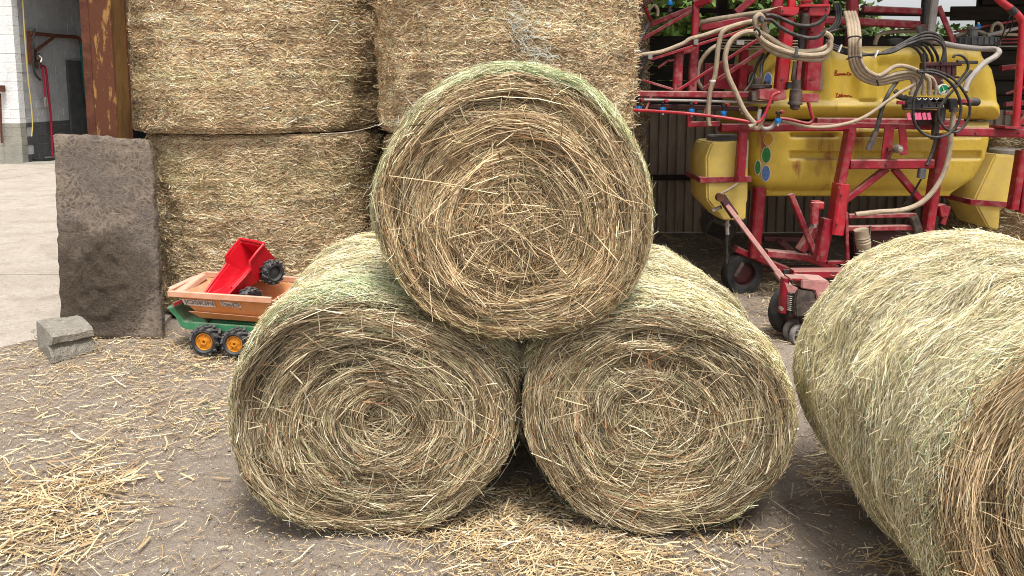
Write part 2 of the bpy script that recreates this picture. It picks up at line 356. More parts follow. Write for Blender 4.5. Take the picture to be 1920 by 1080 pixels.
def colours(kind, n, jit=.16):
    pal = PAL[kind]; wts = np.array([q[1] for q in pal], float); idx = rng.choice(len(pal), n, p=wts / wts.sum())
    warm = {'straw': (1.02, .985, .955), 'hay': (1.0, .985, .96), 'hay_olive': (1.0, .985, .955)}.get(kind, (1, 1, 1))
    c = np.array([q[0] for q in pal])[idx] * np.array(warm) * np.exp(rng.normal(0, jit, (n, 1)))
    return np.clip(c, .01, .85)
def ribbons(name, C, W, col, parent=None, mtl=None, kind='stuff'):
    """C centre lines (n,k,3), W half-width vectors (n,k,3), col (n,3): one mesh of n ribbons"""
    n, k, _ = C.shape
    V = np.stack([C - W, C + W], 2).reshape(-1, 3)
    base = (np.arange(n) * (2 * k))[:, None, None]; seg = (np.arange(k - 1) * 2)[None, :, None]
    F = (base + seg + np.array([0, 1, 3, 2])[None, None, :]).reshape(-1)
    me = bpy.data.meshes.new(name); nf = n * (k - 1)
    me.vertices.add(len(V)); me.vertices.foreach_set('co', V.astype(np.float32).ravel())
    me.loops.add(nf * 4); me.loops.foreach_set('vertex_index', F.astype(np.int32))
    me.polygons.add(nf); me.polygons.foreach_set('loop_start', (np.arange(nf) * 4).astype(np.int32))
    me.update(calc_edges=True)
    a = me.attributes.new('straw', 'FLOAT_COLOR', 'POINT')
    cc = np.ones((len(V), 4), np.float32); cc[:, :3] = np.repeat(col, 2 * k, 0); a.data.foreach_set('color', cc.ravel())
    o = obj(name, me, mtl or M['strand'], parent)
    if kind: o['kind'] = kind
    return o
def unit(a): return a / (np.linalg.norm(a, axis=-1, keepdims=True) + 1e-12)
def widths(C, N, w, roll, taper=.6):
    """half-width vectors for centre lines C given surface normals N (n,k,3), widths w (n,), roll (n,)"""
    T = np.gradient(C, axis=1); T = unit(T); B = unit(np.cross(T, N)); N2 = np.cross(B, T)
    k = C.shape[1]; tp = 1 - (1 - taper) * np.abs(np.linspace(-1, 1, k)) ** 2
    return (B * np.cos(roll)[:, None, None] + N2 * np.sin(roll)[:, None, None]) * (w[:, None, None] * .5 * tp[None, :, None])

# ================================================================== THE SETTING
def sheet(name, pts, z, m):
    o = obj(name, mesh([(x, y, z) for x, y in pts], [tuple(range(len(pts)))]), m); o['kind'] = 'structure'; return o
def ground_sheet():
    """one sheet to the horizon, finely divided and slightly uneven in the yard"""
    xs = np.concatenate([[-900, -200, -40, -12], np.linspace(-4, 4, 161), [12, 40, 200, 900]])
    ys = np.concatenate([[-300, -20], np.linspace(.5, 8.5, 161), [14, 30, 80, 300, 1500]])
    X, Y = np.meshgrid(xs, ys); Z = np.zeros_like(X)
    for k, a in ((1.1, .010), (2.7, .006), (6.3, .004), (13, .002)):
        ph = rng.uniform(0, 6, 4)
        Z += a * np.sin(X * k + ph[0] + 1.3 * np.sin(Y * k * .7 + ph[1])) * np.sin(Y * k * 1.1 + ph[2] + np.sin(X * k * .6 + ph[3]))
    fall = np.clip((4 - np.abs(X)) / .5, 0, 1) * np.clip((Y - .5) / .3, 0, 1) * np.clip((8.5 - Y) / .5, 0, 1)
    Z = (Z - .008) * fall - .012 * (1 - fall)
    ny, nx = X.shape
    idx = np.arange(ny * nx).reshape(ny, nx)
    F = np.stack([idx[:-1, :-1], idx[:-1, 1:], idx[1:, 1:], idx[1:, :-1]], -1).reshape(-1, 4)
    o = obj('ground', mesh(np.stack([X, Y, Z], -1).reshape(-1, 3).tolist(), F.tolist()), M['dirt'], smooth=True); o['kind'] = 'structure'
ground_sheet()
edge = [G(-500, 640), G(-200, 648), G(0, 655), G(60, 640), G(110, 622), G(190, 612), G(300, 615)]
pts = [(p.x, p.y) for p in edge] + [(-2.5, 5.6), (-3.2, 6.4), (-3.3, 40), (-40, 40), (-40, edge[0].y)]
yds = [[(p.x, p.y) for p in edge] + [(-2.5, 5.6), (-3.2, 6.35), (-40, 6.42)]] + [[(-3.25, a), (-3.3, b), (-9.2, b + .02), (-9.2, a + .02)] for a, b in ((6.365, 10.9), (10.92, 16.2))] + [[(-9.215, a), (-9.215, b), (-40, b + .1), (-40, a + .06)] for a, b in ((6.38, 10.9), (10.92, 16.2))] + [[(-3.3, 16.22), (-3.3, 40), (-40, 40), (-40, 16.3)]]
for q in yds:
    yd = MB().prism([(x, y, .012) for x, y in q], (0, 0, -.05)).build('concrete_yard', M['concrete']); yd['kind'] = 'structure'

# ------------------------------------------------------------------ the block building across the yard
XW, YW = -10.72, 16.3
bld = thing('block_building', 'whitewashed block building with an open passage behind the rusty column', 'building', (XW, YW, 0))
bm_ = bmesh.new(); bmesh.ops.create_cube(bm_, size=1)
for v in bm_.verts: v.co = Vector((v.co.x * .396, v.co.y * .2, v.co.z * .197))
bmesh.ops.bevel(bm_, geom=list(bm_.edges), offset=.005, segments=1, affect='EDGES')
blk = bpy.data.meshes.new('block'); bm_.to_mesh(blk); bm_.free()
def paint_by_height(name, top, low, z):
    m, n, L = node_mat(name); b = n['Principled BSDF']; b.inputs['Roughness'].default_value = .9
    g = n.new('ShaderNodeNewGeometry').outputs['Position']
    nz = noise(n, L, g, 3, 6); fz = noise(n, L, g, 18, 6, .7)
    t = ramp(n, L, nz, [(.3, tuple(x * .82 for x in top)), (.6, top)]); l = ramp(n, L, nz, [(.3, tuple(x * .7 for x in low)), (.65, low)])
    t = mixc(n, L, rng_node(n, L, fz, .36, .26, 0, .6), t, (.2, .19, .17))
    sp = n.new('ShaderNodeSeparateXYZ'); L.new(g, sp.inputs[0])
    L.new(mixc(n, L, rng_node(n, L, sp.outputs[2], z - .006, z + .006), l, t), b.inputs['Base Color'])
    bumpn(n, L, fz, .02, b); return m
M['front_wall'] = paint_by_height('whitewash over bare block', (.74, .74, .74), (.30, .29, .25), .90)
M['passage_wall'] = paint_by_height('shade-greyed whitewash over grey dado', (.36, .365, .375), (.065, .068, .07), .90)  # whitewash darkened in colour for the passage shade; the dado is paint
MB().box((-14, YW + .03, 0), (XW - .03, YW + .19, 4.4)).build('mortar_core', M['white_wall'], bld)
MB().box((XW - .19, YW + .24, 0), (XW - .012, 24, 4.4)).build('mortar_core', M['shaded_wall'], bld)
me_f = blk.copy(); me_f.materials.append(M['front_wall']); me_p = blk.copy(); me_p.materials.append(M['passage_wall'])
for r in range(20):
    z = .1 + .2 * r
    for c in range(4):
        o = obj('block', me_f, None, bld); off = .2 if r % 2 else 0
        o.location = (XW - .2 - .4 * c - off + .004 * random.random(), YW + .1 + random.uniform(-.004, .004), z)
    if r % 2:
        o = obj('block', me_f, None, bld); o.location = (XW - .1, YW + .1, z); o.scale.x = .5
    for c in range(13):
        o = obj('block', me_p, None, bld); o.rotation_euler.z = rad(90)
        o.location = (XW - .106 + random.uniform(-.003, .003), YW + .41 + .4 * c + (.2 if r % 2 else 0), z)
MB().box((-16, YW - .3, 4.4), (-5, 26, 4.6)).build('roof', M['roof'], bld)
MB().box((-15, 24, 0), (-6, 24.2, 4.4)).build('back_wall', M['shaded_wall'], bld)
MB().box((-7.0, YW + .2, 0), (-6.8, 24, 4.4)).build('side_wall', M['shaded_wall'], bld)
def W(px, py, off=0):
    """point on the passage wall"""
    return PP(px, py, Vector((XW + off, 0, 0)), Vector((1, 0, 0)))
dz0 = W(128, 297); dz1 = W(170, 113)
dr = MB().box((XW + .002, W(128, 200).y, 0), (XW + .06, W(170, 200).y, W(128, 113).z)).build('door', M['dado'], bld, bevel=.008)
yard_floor = MB().box((XW, YW - .1, 0), (-7, 24, .03)).build('passage_floor', M['bare_block'], bld)
# the arm bracket with its hoses
br = thing('wall_bracket', 'rusty swing arm bracket bolted to the passage wall', 'bracket', W(58, 90))
MB().bar(W(56, 58, .05), W(59, 118, .05), .14, .08).build('wall_plate', M['rust_dark'], br)
e1 = W(56, 60, .12); arm_end = e1 + Vector((.15, 1.75, -.13))
arm_pts = [W(57, 62, .1), W(105, 67, .12), W(143, 70, .14), W(150, 76, .15), W(151, 82, .15)]
MB().tube(arm_pts, .045, 8, 4).build('arm', M['rust_dark'], br, True)
MB().tube([W(66, 96, .08), W(104, 67, .12)], .035, 8).build('brace', M['rust_dark'], br, True)
MB().tube([W(65, 54, .12), W(62, 75, .14), W(62, 115, .12), W(67, 140, .12), W(76, 150, .12)], .025, 6).build('cable', M['hose_black'], br, True)
tag(MB().tube([W(151, 80, .17), W(153, 110, .17), W(158, 160, .17), W(168, 215, .17), W(172, 250, .17), W(172, 290, .17)], .028, 6).build('water_hose', M['hose_green'], None, True), 'thin dark green hose hanging from the end of the rusty arm', 'hose')
tap = thing('water_tap', 'brass and grey tap assembly on the passage wall under the bracket', 'tap', W(72, 115))
MB().bar(W(68, 100, .06), W(73, 128, .06), .11, .09).bar(W(68, 112, .09), W(76, 108, .13), .06).build('valve_body', M['grease'], tap)
MB().tube([W(72, 104, .1), W(78, 110, .16), W(76, 117, .16)], .022, 6).build('spout', M['steel'], tap, True)
tag(MB().tube([W(74, 126, .1), W(82, 124, .12), W(86, 132, .12), W(90, 170, .11), W(95, 215, .1), W(97, 255, .1), W(99, 300, .1)], .024, 7).build('water_pipe', M['hose_red'], None, True), 'dark red pipe running down the passage wall to the floor', 'pipe')
lead = tag(MB().tube([W(80, 127, .14), W(82, 150, .14), W(85, 182, .14)], .022, 7).build('hanging_strap', M['hose_red'], None, True), 'short dark red strap with a metal snap hook at its end', 'strap')
MB().tube([W(85, 182, .14), W(84, 190, .14), W(85, 199, .14), W(89, 198, .14), W(88, 188, .14), W(86, 183, .14)], .018, 6).build('snap_hook', M['steel'], lead, True)
tag(MB().tube([W(42, -10, .1), W(46, 60, .12), W(52, 140, .1), W(59, 200, .1), W(61, 235, .1), W(59, 256, .1)], .013, 6).build('yellow_rope', M['rope'], None, True), 'thin yellow rope hanging down the white corner of the passage', 'rope')
tag(MB().lathe([(.02, 0), (.24, .01), (.26, .07), (.23, .07), (.2, .03), (0, .03)], G(80, 301, .03), (0, 0, 1), 20).build('rubber_bowl', M['black'], None, True), 'black rubber bowl lying on the passage floor', 'bowl')
tag(MB().tube([P(0, 160, 16.2), P(1, 172, 16.2)], .09, 8).tube([P(0, 175, 16.2), P(2, 230, 16.2), P(3, 262, 16.2), P(4, 268, 16.2)], .022, 6).build('wall_chain', M['rust_dark'], None, True), 'dark chain hanging on the white wall beyond the stone slab', 'chain')

# ------------------------------------------------------------------ the open shed
YB = 8.4
shed = thing('farm_shed', 'dark open fronted shed over the straw bales and the red sprayer', 'shed', (1.5, YB, 0))
# rusty column
Yc = 4.98; cl = P(172, 130, Yc).x; cr = P(214, 130, Yc).x
col_ = MB()
col_.box((cl, Yc, 0), (cr, Yc + .012, 3.1)); col_.box((cl + .06, Yc + .012, 0), (cr - .035, Yc + .19, 3.1)); col_.box((cl, Yc + .19, 0), (cr, Yc + .202, 3.1))
co = col_.build('column', M['rust'], shed, bevel=.003); co['label'] = 'rusty steel column with flaking yellow paint'
xl = P(157, 130, Yc).x
MB().box((xl, Yc - .004, 0), (cl + .004, Yc + .05, 3.1)).build('column_edge_plate', M['rust_dark'], shed, bevel=.002)
MB().box((cr - .034, Yc + .02, 0), (cr - .004, Yc + .186, 3.1)).build('column_web', M['ochre_rust'], shed, bevel=.002)
zt = 1.39
# corrugated sheets: lower back wall
def corr_mesh(wd, ht, pitch=.105):
    n = round(wd / pitch); v = []; f = []
    prof = [(0, 0), (.55, 0), (.65, .03), (.9, .03), (1.0, 0)]
    pts_ = []
    for i in range(n):
        for t, d in prof[:-1]: pts_.append(((i + t) * pitch, -d))
    pts_.append((n * pitch, 0))
    for x, y in pts_: v += [(x, y, 0), (x, y, ht)]
    f = [(2 * i, 2 * i + 2, 2 * i + 3, 2 * i + 1) for i in range(len(pts_) - 1)]
    return mesh(v, f)
cm = corr_mesh(.945, zt)
cm.materials.append(M['corr'])
for i in range(7):
    o = obj('corrugated_sheet', cm, None, shed); o.location = (.85 + i * .94, YB + .012 * (i % 2), .0)
MB().box((1.2, YB - .05, .60), (7.4, YB - .005, .66)).build('rail', M['board'], shed)
bmx = bmesh.new(); bmesh.ops.create_cube(bmx, size=1)
for v in bmx.verts: v.co = Vector((v.co.x * 2.0, v.co.y * .03, v.co.z * .155))
bmesh.ops.bevel(bmx, geom=list(bmx.edges), offset=.006, segments=1, affect='EDGES')
bdm = bpy.data.meshes.new('wall_board'); bmx.to_mesh(bdm); bmx.free(); bdm.materials.append(M['board'])
for r in range(18):
    for c in range(4):
        x = 1.85 + 2.01 * c + (.35 if r % 2 else 0)
        z = zt + .08 + r * .165
        if z > 2.16 and x < 5.4: continue
        o = obj('wall_board', bdm, None, shed); o.location = (x, YB + .05 + random.uniform(-.006, .006), z); o.rotation_euler.y = random.uniform(-.006, .006)
MB().box((5.2, YB + .1, .0), (10.2, YB + .13, 3.2)).build('added_backing', M['board'], shed)  # added panel, keeps sky from showing between the boards
MB().bar((.7, YB, 2.50), (4.9, YB, 2.44), .05, .06).build('rail', M['board'], shed)
for x in (.72, 2.35, 4.66):
    MB().bar((x, YB + .12, 0), (x, YB + .12, 3.1), .12, .12).build('post', M['board'], shed)
# roof: sheets on rafters, over the bales and the machine
for i in range(15):
    x = -3.1 + i * .9
    ye = 5.55 if x < .5 else 5.15  # unseen eave, stepped back so more sun reaches the bales
    MB().box((x, ye, 3.12 + .012 * (i % 2)), (x + .93, 8.9, 3.15 + .012 * (i % 2))).build('roof_sheet', M['roof'], shed)
for y in (5.65, 6.3, 7.4, 8.5): MB().bar((-3.1, y, 3.03), (10.2, y, 3.03), .14, .1).build('purlin', M['board'], shed)
MB().box((9.6, 4.9, 0), (9.66, 8.8, 3.1)).build('side_wall', M['board'], shed)
MB().box((-3.05, 7.9, 0), (.7, 7.96, 3.1)).build('back_wall', M['board'], shed)

# ------------------------------------------------------------------ trees behind the shed
def leaf_tree(x, y, h, r, label, nleaf, seed, tint):
    rg = np.random.default_rng(seed)
    t = thing('leafy_tree', label, 'tree', (x, y, 0), 'trees behind the shed')
    tr = MB().tube([(x, y, 0), (x + .1, y, h * .3), (x - .05, y + .1, h * .6)], .17, 10, 4, .5)
    for k in range(7):
        a = k * 2.4; z0 = h * (.25 + .06 * k)
        tr.tube([(x, y, z0), (x + math.cos(a) * r * .4, y + math.sin(a) * r * .4, z0 + h * .12), (x + math.cos(a) * r * .75, y + math.sin(a) * r * .75, z0 + h * .28)], .06, 6, 4, .35)
    tr.build('trunk', M['bark'], t, True)
    nc = 90
    d = unit(rg.normal(size=(nc, 3))); cc = d * rg.uniform(.35, 1, (nc, 1)) ** .6 * np.array([r, r, h * .42]) + np.array([x, y, h * .58])
    cs = rg.uniform(.16, .34, nc) * r; ct = rg.uniform(.6, 1.35, nc)
    i = rg.integers(0, nc, nleaf); C0 = cc[i] + rg.normal(size=(nleaf, 3)) * cs[i][:, None] * .55
    T = unit(rg.normal(size=(nleaf, 3)) + np.array([0, 0, -.3])); B = unit(np.cross(T, rg.normal(size=(nleaf, 3))))
    ln = rg.uniform(.05, .10, nleaf)[:, None]
    C = np.stack([C0 - T * ln, C0, C0 + T * ln], 1); Wd = np.stack([B * ln * .15, B * ln * .6, B * ln * .12], 1)
    base = np.array(tint)[None] * ct[i][:, None] * np.exp(rg.normal(0, .2, (nleaf, 1)))
    base[:, 0] *= rg.uniform(.8, 1.35, nleaf)
    ribbons('crown', C, Wd, np.clip(base, .005, .5), t, M['leaf'], kind=None)
leaf_tree(2.7, 13.5, 5.6, 1.9, 'bushy bright green tree seen between the shed wall and the red boom', 22000, 1, (.085, .15, .03))
leaf_tree(5.6, 15.5, 4.6, 1.5, 'small pale green tree seen through the gap behind the tank', 12000, 3, (.095, .15, .04))
leaf_tree(.6, 15.0, 5.2, 1.8, 'green tree beyond the shed next to the tall straw bales', 12000, 4, (.075, .14, .03))
hd = MB()
hedge = rng
C0 = np.stack([rng.uniform(-2, 12, 16000), rng.uniform(16.8, 18.2, 16000), rng.beta(2, 1.6, 16000) * 3.15], -1)
T = unit(rng.normal(size=C0.shape)); Bn = unit(np.cross(T, rng.normal(size=C0.shape))); ln = rng.uniform(.06, .12, len(C0))[:, None]
hg = ribbons('hedge', np.stack([C0 - T * ln, C0, C0 + T * ln], 1), np.stack([Bn * ln * .15, Bn * ln * .6, Bn * ln * .12], 1),
             np.array([.06, .105, .028]) * np.exp(rng.normal(0, .25, (len(C0), 1))), None, M['leaf'])
tag(hg, 'dense green hedge far behind the shed', 'hedge')

# ================================================================== HAY BALES
def poly_R(pts2, cx_, cy_, n=180):
    """radius as a function of angle about (cx_, cy_) for a closed outline, resampled and smoothed"""
    q = np.array(pts2) - np.array([cx_, cy_]); q = np.concatenate([q, q[:1]])
    dense = np.concatenate([q[i] + (q[i + 1] - q[i]) * np.linspace(0, 1, 20, endpoint=False)[:, None] for i in range(len(q) - 1)])
    a = np.arctan2(dense[:, 1], dense[:, 0]); r = np.hypot(dense[:, 0], dense[:, 1]); o = np.argsort(a); a, r = a[o], r[o]
    th = np.linspace(-np.pi, np.pi, n, endpoint=False)
    R = np.interp(th, np.concatenate([a - 2 * np.pi, a, a + 2 * np.pi]), np.tile(r, 3))
    k = np.exp(-.5 * (np.arange(-6, 7) / 2.5) ** 2); k /= k.sum()
    R = np.convolve(np.concatenate([R[-6:], R, R[:6]]), k, 'valid')
    return lambda t: np.interp((t + np.pi) % (2 * np.pi) - np.pi, np.concatenate([th, [np.pi]]), np.concatenate([R, R[:1]]))
def smooth2(nu, nv, amp, seed):
    """periodic-in-v smooth noise on [0,1]x[0,2pi]"""
    g = np.random.default_rng(seed).normal(size=(nu + 1, nv))
    def f(u, v):
        x = np.clip(u, 0, .9999) * nu; y = (v / (2 * np.pi)) % 1 * nv
        i = x.astype(int); j = y.astype(int) % nv; fx = x - i; fy = y - np.floor(y)
        fx = fx * fx * (3 - 2 * fx); fy = fy * fy * (3 - 2 * fy); j1 = (j + 1) % nv; i1 = np.minimum(i + 1, nu)
        return amp * ((g[i, j] * (1 - fx) + g[i1, j] * fx) * (1 - fy) + (g[i, j1] * (1 - fx) + g[i1, j1] * fx) * fy)
    return f
def wrap(d): return (d + np.pi) % (2 * np.pi) - np.pi
def hay_bale(label, contour, ctr, Y, yaw, L, face_kind, n_face, n_side, seed, core_chaos, green, rim_k=.085, rim_c=.14, dents=(), s_max=1.0, swirl=.22, dip=0., fscale=1.0, group='hay bales in the yard', wscale=1., th_skip=None):
    global rng
    rng = np.random.default_rng(seed)
    O = np.array(P(ctr[0], ctr[1], Y)) if contour is not None else np.array(ctr)
    u = np.array([math.cos(yaw), math.sin(yaw), 0]); a = np.array([-math.sin(yaw), math.cos(yaw), 0]); v = np.array([0, 0, 1.0])
    if contour is not None:
        p3 = np.array([P(x, y, Y) for x, y in contour]); R = poly_R(np.stack([(p3 - O) @ np.array([1, 0, 0]), p3[:, 2] - O[2]], -1) * fscale, 0, 0)
    else:
        rx, rz = Y
        R = lambda t: rx * rz / np.sqrt((rz * np.cos(t)) ** 2 + (rx * np.sin(t)) ** 2)
    base = O + a * L * .5; zmin = O[2] - R(np.array([-np.pi / 2]))[0]
    t = thing('hay_bale', label, 'hay bale', (base[0], base[1], max(zmin, 0)), group)
    relief = smooth2(9, 16, .013, seed + 1); ringd = smooth2(24, 5, .011, seed + 2); side_n = smooth2(9, 22, .012, seed + 3)
    def prof(s):
        x = np.clip(1 - s / rim_c, 0, 1); y = np.clip(1 - (L - s) / rim_c, 0, 1)
        return 1 - rim_k * x ** 2.3 - rim_k * y ** 2.3 + .012 * np.sin(np.pi * np.clip(s / L, 0, 1))
    Rf = 1 - rim_k
    def dirv(th): return np.cos(th)[..., None] * u + np.sin(th)[..., None] * v
    def face(rho, th, h):
        d = -relief(rho, th) - ringd(rho, th) * np.clip(rho * 4, 0, 1) + dip * np.exp(-(rho / .2) ** 2) - h
        d = d + .02 * np.clip((rho - .9) / .1, 0, 1) ** 2
        for r0, rw, t0, tw, dd in dents: d = d + dd * np.exp(-((rho - r0) / rw) ** 2 - (wrap(th - t0) / tw) ** 2)
        return O + (rho * Rf * R(th))[..., None] * dirv(th) + a * d[..., None]
    def side(th, s, h): 
        r = prof(s) * R(th) + side_n(s / L, th) * np.clip(s / .2, 0.3, 1) + h
        return O + r[..., None] * dirv(th) + a * s[..., None]
    # core body: face and side in one closed surface
    nt_ = 72; TH = np.linspace(0, 2 * np.pi, nt_, endpoint=False)
    rows = [face(np.full(nt_, r), TH, np.full(nt_, -.062)) for r in np.linspace(.03, .97, 16)]
    rows += [side(TH, np.full(nt_, s), np.full(nt_, -.022)) for s in np.linspace(.02, L - .02, 16)]
    rows += [O + a * L + (R(TH) * q)[:, None] * dirv(TH) for q in (.8, .4, .02)]
    V = np.concatenate(rows); nr = len(rows); F = []
    for i in range(nr - 1):
        for j in range(nt_): F.append((i * nt_ + j, (i + 1) * nt_ + j, (i + 1) * nt_ + (j + 1) % nt_, i * nt_ + (j + 1) % nt_))
    F.append(tuple(range(nt_))); F.append(tuple((nr - 1) * nt_ + j for j in range(nt_ - 1, -1, -1)))
    V[:, 2] = np.maximum(V[:, 2], .004)
    obj('bale_body', fix(mesh(V.tolist(), F)), M['hay_core'], t, True)
    Ravg = float(np.mean(R(TH)))
    # ---- stems of the coiled face
    n = n_face; k = 4
    rho = np.sqrt(rng.uniform(0.0, 1.0, n)) * 1.01; th = rng.uniform(0, 2 * np.pi, n)
    ln = np.clip(rng.lognormal(math.log(.125), .6, n), .025, .36); ph = rng.normal(0, .11, n) + smooth2(9, 13, swirl * .38, seed + 20)(rho, th) + .03
    tt = np.linspace(-.5, .5, k)[None, :]
    dth = np.clip(ln / np.maximum(rho * Ravg, .02), 0, 1.5)
    pth = th[:, None] + tt * dth[:, None] * np.cos(ph)[:, None]
    prho = np.clip(rho[:, None] + tt * (ln * np.sin(ph) / Ravg)[:, None], .0, 1.0 + .02)
    h = rng.uniform(-.052, .010, n)[:, None] + tt * rng.normal(0, .014, n)[:, None]
    C = face(prho, pth, h)
    ch = C[:, :1] + (C[:, -1:] - C[:, :1]) * (tt[..., None] + .5); mixv = rng.uniform(.05, .75, n)[:, None, None]
    C = C * (1 - mixv) + ch * mixv
    # stray and chaotic ones: straight, any direction
    cha = (rho < core_chaos * rng.uniform(.75, 1.2, n)) | (rng.uniform(size=n) < .035)
    ang = rng.uniform(0, 2 * np.pi, n); D = np.cos(ang)[:, None] * u + np.sin(ang)[:, None] * v
    c0 = face(rho, th, np.minimum(rng.normal(.002, .011, n), .022)); tl = rng.normal(0, .09, n)
    bow = rng.normal(0, .03, n)[:, None, None] * (tt ** 2)[..., None] * np.cross(D, a)[:, None, :]
    S = c0[:, None, :] + (tt * ln[:, None] * 1.0)[..., None] * (D + a * tl[:, None])[:, None, :] + bow
    lim = np.linalg.norm(((S - O) - ((S - O) @ a)[..., None] * a), axis=-1); 
    okk = lim.max(1) < Rf * R(th) * 1.03
    cha &= okk
    C[cha] = S[cha]
    fl = rng.uniform(size=n) < .035                                  # ends that lift off the face
    C[fl] -= a * (np.clip(tt, 0, 1)[..., None] ** 1.3 * rng.uniform(.02, .09, fl.sum())[:, None, None])
    N = np.broadcast_to(-a, C.shape)
    wd = np.clip(rng.lognormal(math.log(.0020), .38, n), .0010, .0045) * wscale
    cols = colours(face_kind, n)
    tone = smooth2(7, 9, .16, seed + 9)(rho, th) + smooth2(22, 3, .13, seed + 10)(rho, th); cols *= np.exp(tone)[:, None]  # ring tone paints the shade of gaps between coils into the stems
    Wd = widths(C, N, wd, rng.normal(0, .6, n))
    fs = (C, Wd, cols)
    # ---- stems lying round the side
    n = n_side; s = rng.uniform(0.0, L * s_max, n) ; s[: n // 6] = rng.uniform(0, .12, n // 6)
    th = rng.uniform(0, 2 * np.pi, n)
    if th_skip is not None:
        bad = (np.cos(th - th_skip[0]) > math.cos(th_skip[1])); th[bad] = (th[bad] + np.pi)
        bad = (np.cos(th - th_skip[0]) > math.cos(th_skip[1])); th[bad] = rng.uniform(0, 2 * np.pi, bad.sum())
    tt = np.linspace(-.5, .5, 3)[None, :]; ln = np.clip(rng.lognormal(math.log(.052), .55, n), .014, .22); ph = rng.normal(0, .30, n) + smooth2(7, 24, .09, seed + 21)(s / L, th)
    st = rng.uniform(size=n) < .12; ph[st] = rng.uniform(-1.5, 1.5, st.sum())
    ps = np.clip(s[:, None] + tt * (ln * np.sin(ph))[:, None], .0, L - .01)
    pt = th[:, None] + tt * (ln * np.cos(ph) / R(th))[:, None]
    h = rng.uniform(-.018, .005, n)[:, None] + tt * rng.normal(0, .008, n)[:, None]
    fl = rng.uniform(size=n) < .03; h[fl] += np.clip(tt, 0, 1) ** 1.4 * rng.uniform(.02, .07, fl.sum())[:, None]
    h = h + smooth2(64, 5, .003, seed + 13)(s / L, th)[:, None]
    C = side(pt, ps, h); N = dirv(pt)
    C[..., 2] = np.maximum(C[..., 2], .003)
    cols = colours('side', n)
    gm = green(th, s) if green else np.zeros(n)
    gi = rng.uniform(size=n) < gm; cols[gi] = colours('green', gi.sum())
    ed = rng.uniform(size=n) < np.clip(1 - s / .07, 0, 1) * .7; cols[ed] = colours(face_kind, ed.sum())
    cols *= np.exp(smooth2(8, 14, .10, seed + 12)(s / L, th) + smooth2(64, 5, .13, seed + 13)(s / L, th))[:, None]
    Wd = widths(C, N, np.clip(rng.lognormal(math.log(.0020), .38, n), .0010, .0048) * wscale, rng.normal(0, .5, n))
    ribbons('coiled_stems', *fs, t); ribbons('wrapped_stems', C, Wd, cols, t)
    # ---- remains of the net wrap: thin pale green strings round the side
    if green:
        n = 1400; k2 = 9; s = rng.uniform(.0, L * .6, n) ** 1.0; th = rng.uniform(0, 2 * np.pi, n)
        keep = rng.uniform(size=n) < .06 + .9 * green(th, s); s, th = s[keep], th[keep]; n = len(s)
        if n:
            t2 = np.linspace(-.5, .5, k2)[None]; ln = rng.uniform(.15, .5, n)
            zz = np.where(np.arange(k2) % 2 == 0, 1., -1.)[None] * rng.choice([0, .006, .012], n)[:, None]
            ps = np.clip(s[:, None] + t2 * rng.normal(0, .05, n)[:, None] + zz, .0, L); pt = th[:, None] + t2 * (ln / R(th))[:, None]
            C = side(pt, ps, rng.uniform(.002, .010, n)[:, None] + 0 * t2); C[..., 2] = np.maximum(C[..., 2], .004)
            cols = colours('green', n) * .9 + .08
            ribbons('net_wrap', C, widths(C, dirv(pt), np.full(n, .0016), rng.normal(0, .3, n), 1), np.clip(cols, 0, .8), t)
    return t, O, R, (u, a, v)
LC = [(428,800),(431,740),(450,680),(490,620),(545,578),(620,556),(690,552),(770,570),(850,602),(920,640),(972,690),(992,755),(982,840),(943,900),(898,950),(840,990),(740,1006),(650,1006),(570,996),(505,962),(458,905),(437,850)]
RC = [(966,770),(976,695),(1015,645),(1070,605),(1130,580),(1200,566),(1280,576),(1350,603),(1410,640),(1460,690),(1490,750),(1495,810),(1480,870),(1440,925),(1385,975),(1305,1000),(1220,1006),(1125,996),(1052,960),(1010,895),(974,835)]
TC = [(690,400),(700,330),(730,262),(780,200),(840,155),(900,130),(965,120),(1030,130),(1090,157),(1150,207),(1195,272),(1222,342),(1230,420),(1222,490),(1195,550),(1150,595),(1090,625),(1020,640),(950,642),(880,630),(810,600),(755,550),(715,490)]
def green_top(th, s): return np.clip(np.exp(-(wrap(th - 1.05) / .55) ** 2) * .75 + np.exp(-(wrap(th - 1.75) / .5) ** 2) * .6 + np.exp(-(wrap(th - 2.9) / .35) ** 2) * .3, 0, .85) * np.exp(-(s / .5) ** 2)
def green_left(th, s): return np.exp(-(wrap(th - 1.75) / .42) ** 2) * np.exp(-((s - .12) / .17) ** 2) * .85 + .10 * np.exp(-(s / .1) ** 2)
def green_right(th, s): return np.exp(-(wrap(th - 1.9) / .3) ** 2) * np.exp(-(s / .2) ** 2) * .4 + .05
def green_far(th, s): return np.exp(-(s / .07) ** 2) * .35 + .03 * np.exp(-((s - .35) / .15) ** 2)
hay_bale('squashed round hay bale at the bottom of the pile beside the toy trailer', LC, (718, 792), 2.54, rad(3.2), 1.17, 'hay_olive', 52000, 46000, 11, .10, green_left, th_skip=(-.9, 1.2), dip=.06, fscale=1.035, swirl=.30, dents=((.9, .06, 2.9, .7, .06), (.86, .05, -1.9, .9, .03)))
hay_bale('squashed round hay bale at the bottom of the pile facing the lone bale', RC, (1225, 765), 2.54, rad(-4), 1.17, 'hay_olive', 52000, 42000, 12, .22, green_right, th_skip=(-2.2, 1.2), dip=.03, fscale=1.03, swirl=.24, dents=((.5, .05, 1.9, .7, .03),))
hay_bale('round hay bale resting on top of the two squashed ones', TC, (972, 430), 2.50, rad(0), 1.15, 'hay', 52000, 30000, 13, .21, green_top, fscale=1.015, s_max=.8, rim_k=.07, swirl=.20, dents=((.84, .05, 1.55, .5, .055), (.90, .05, 2.9, .35, .04)))
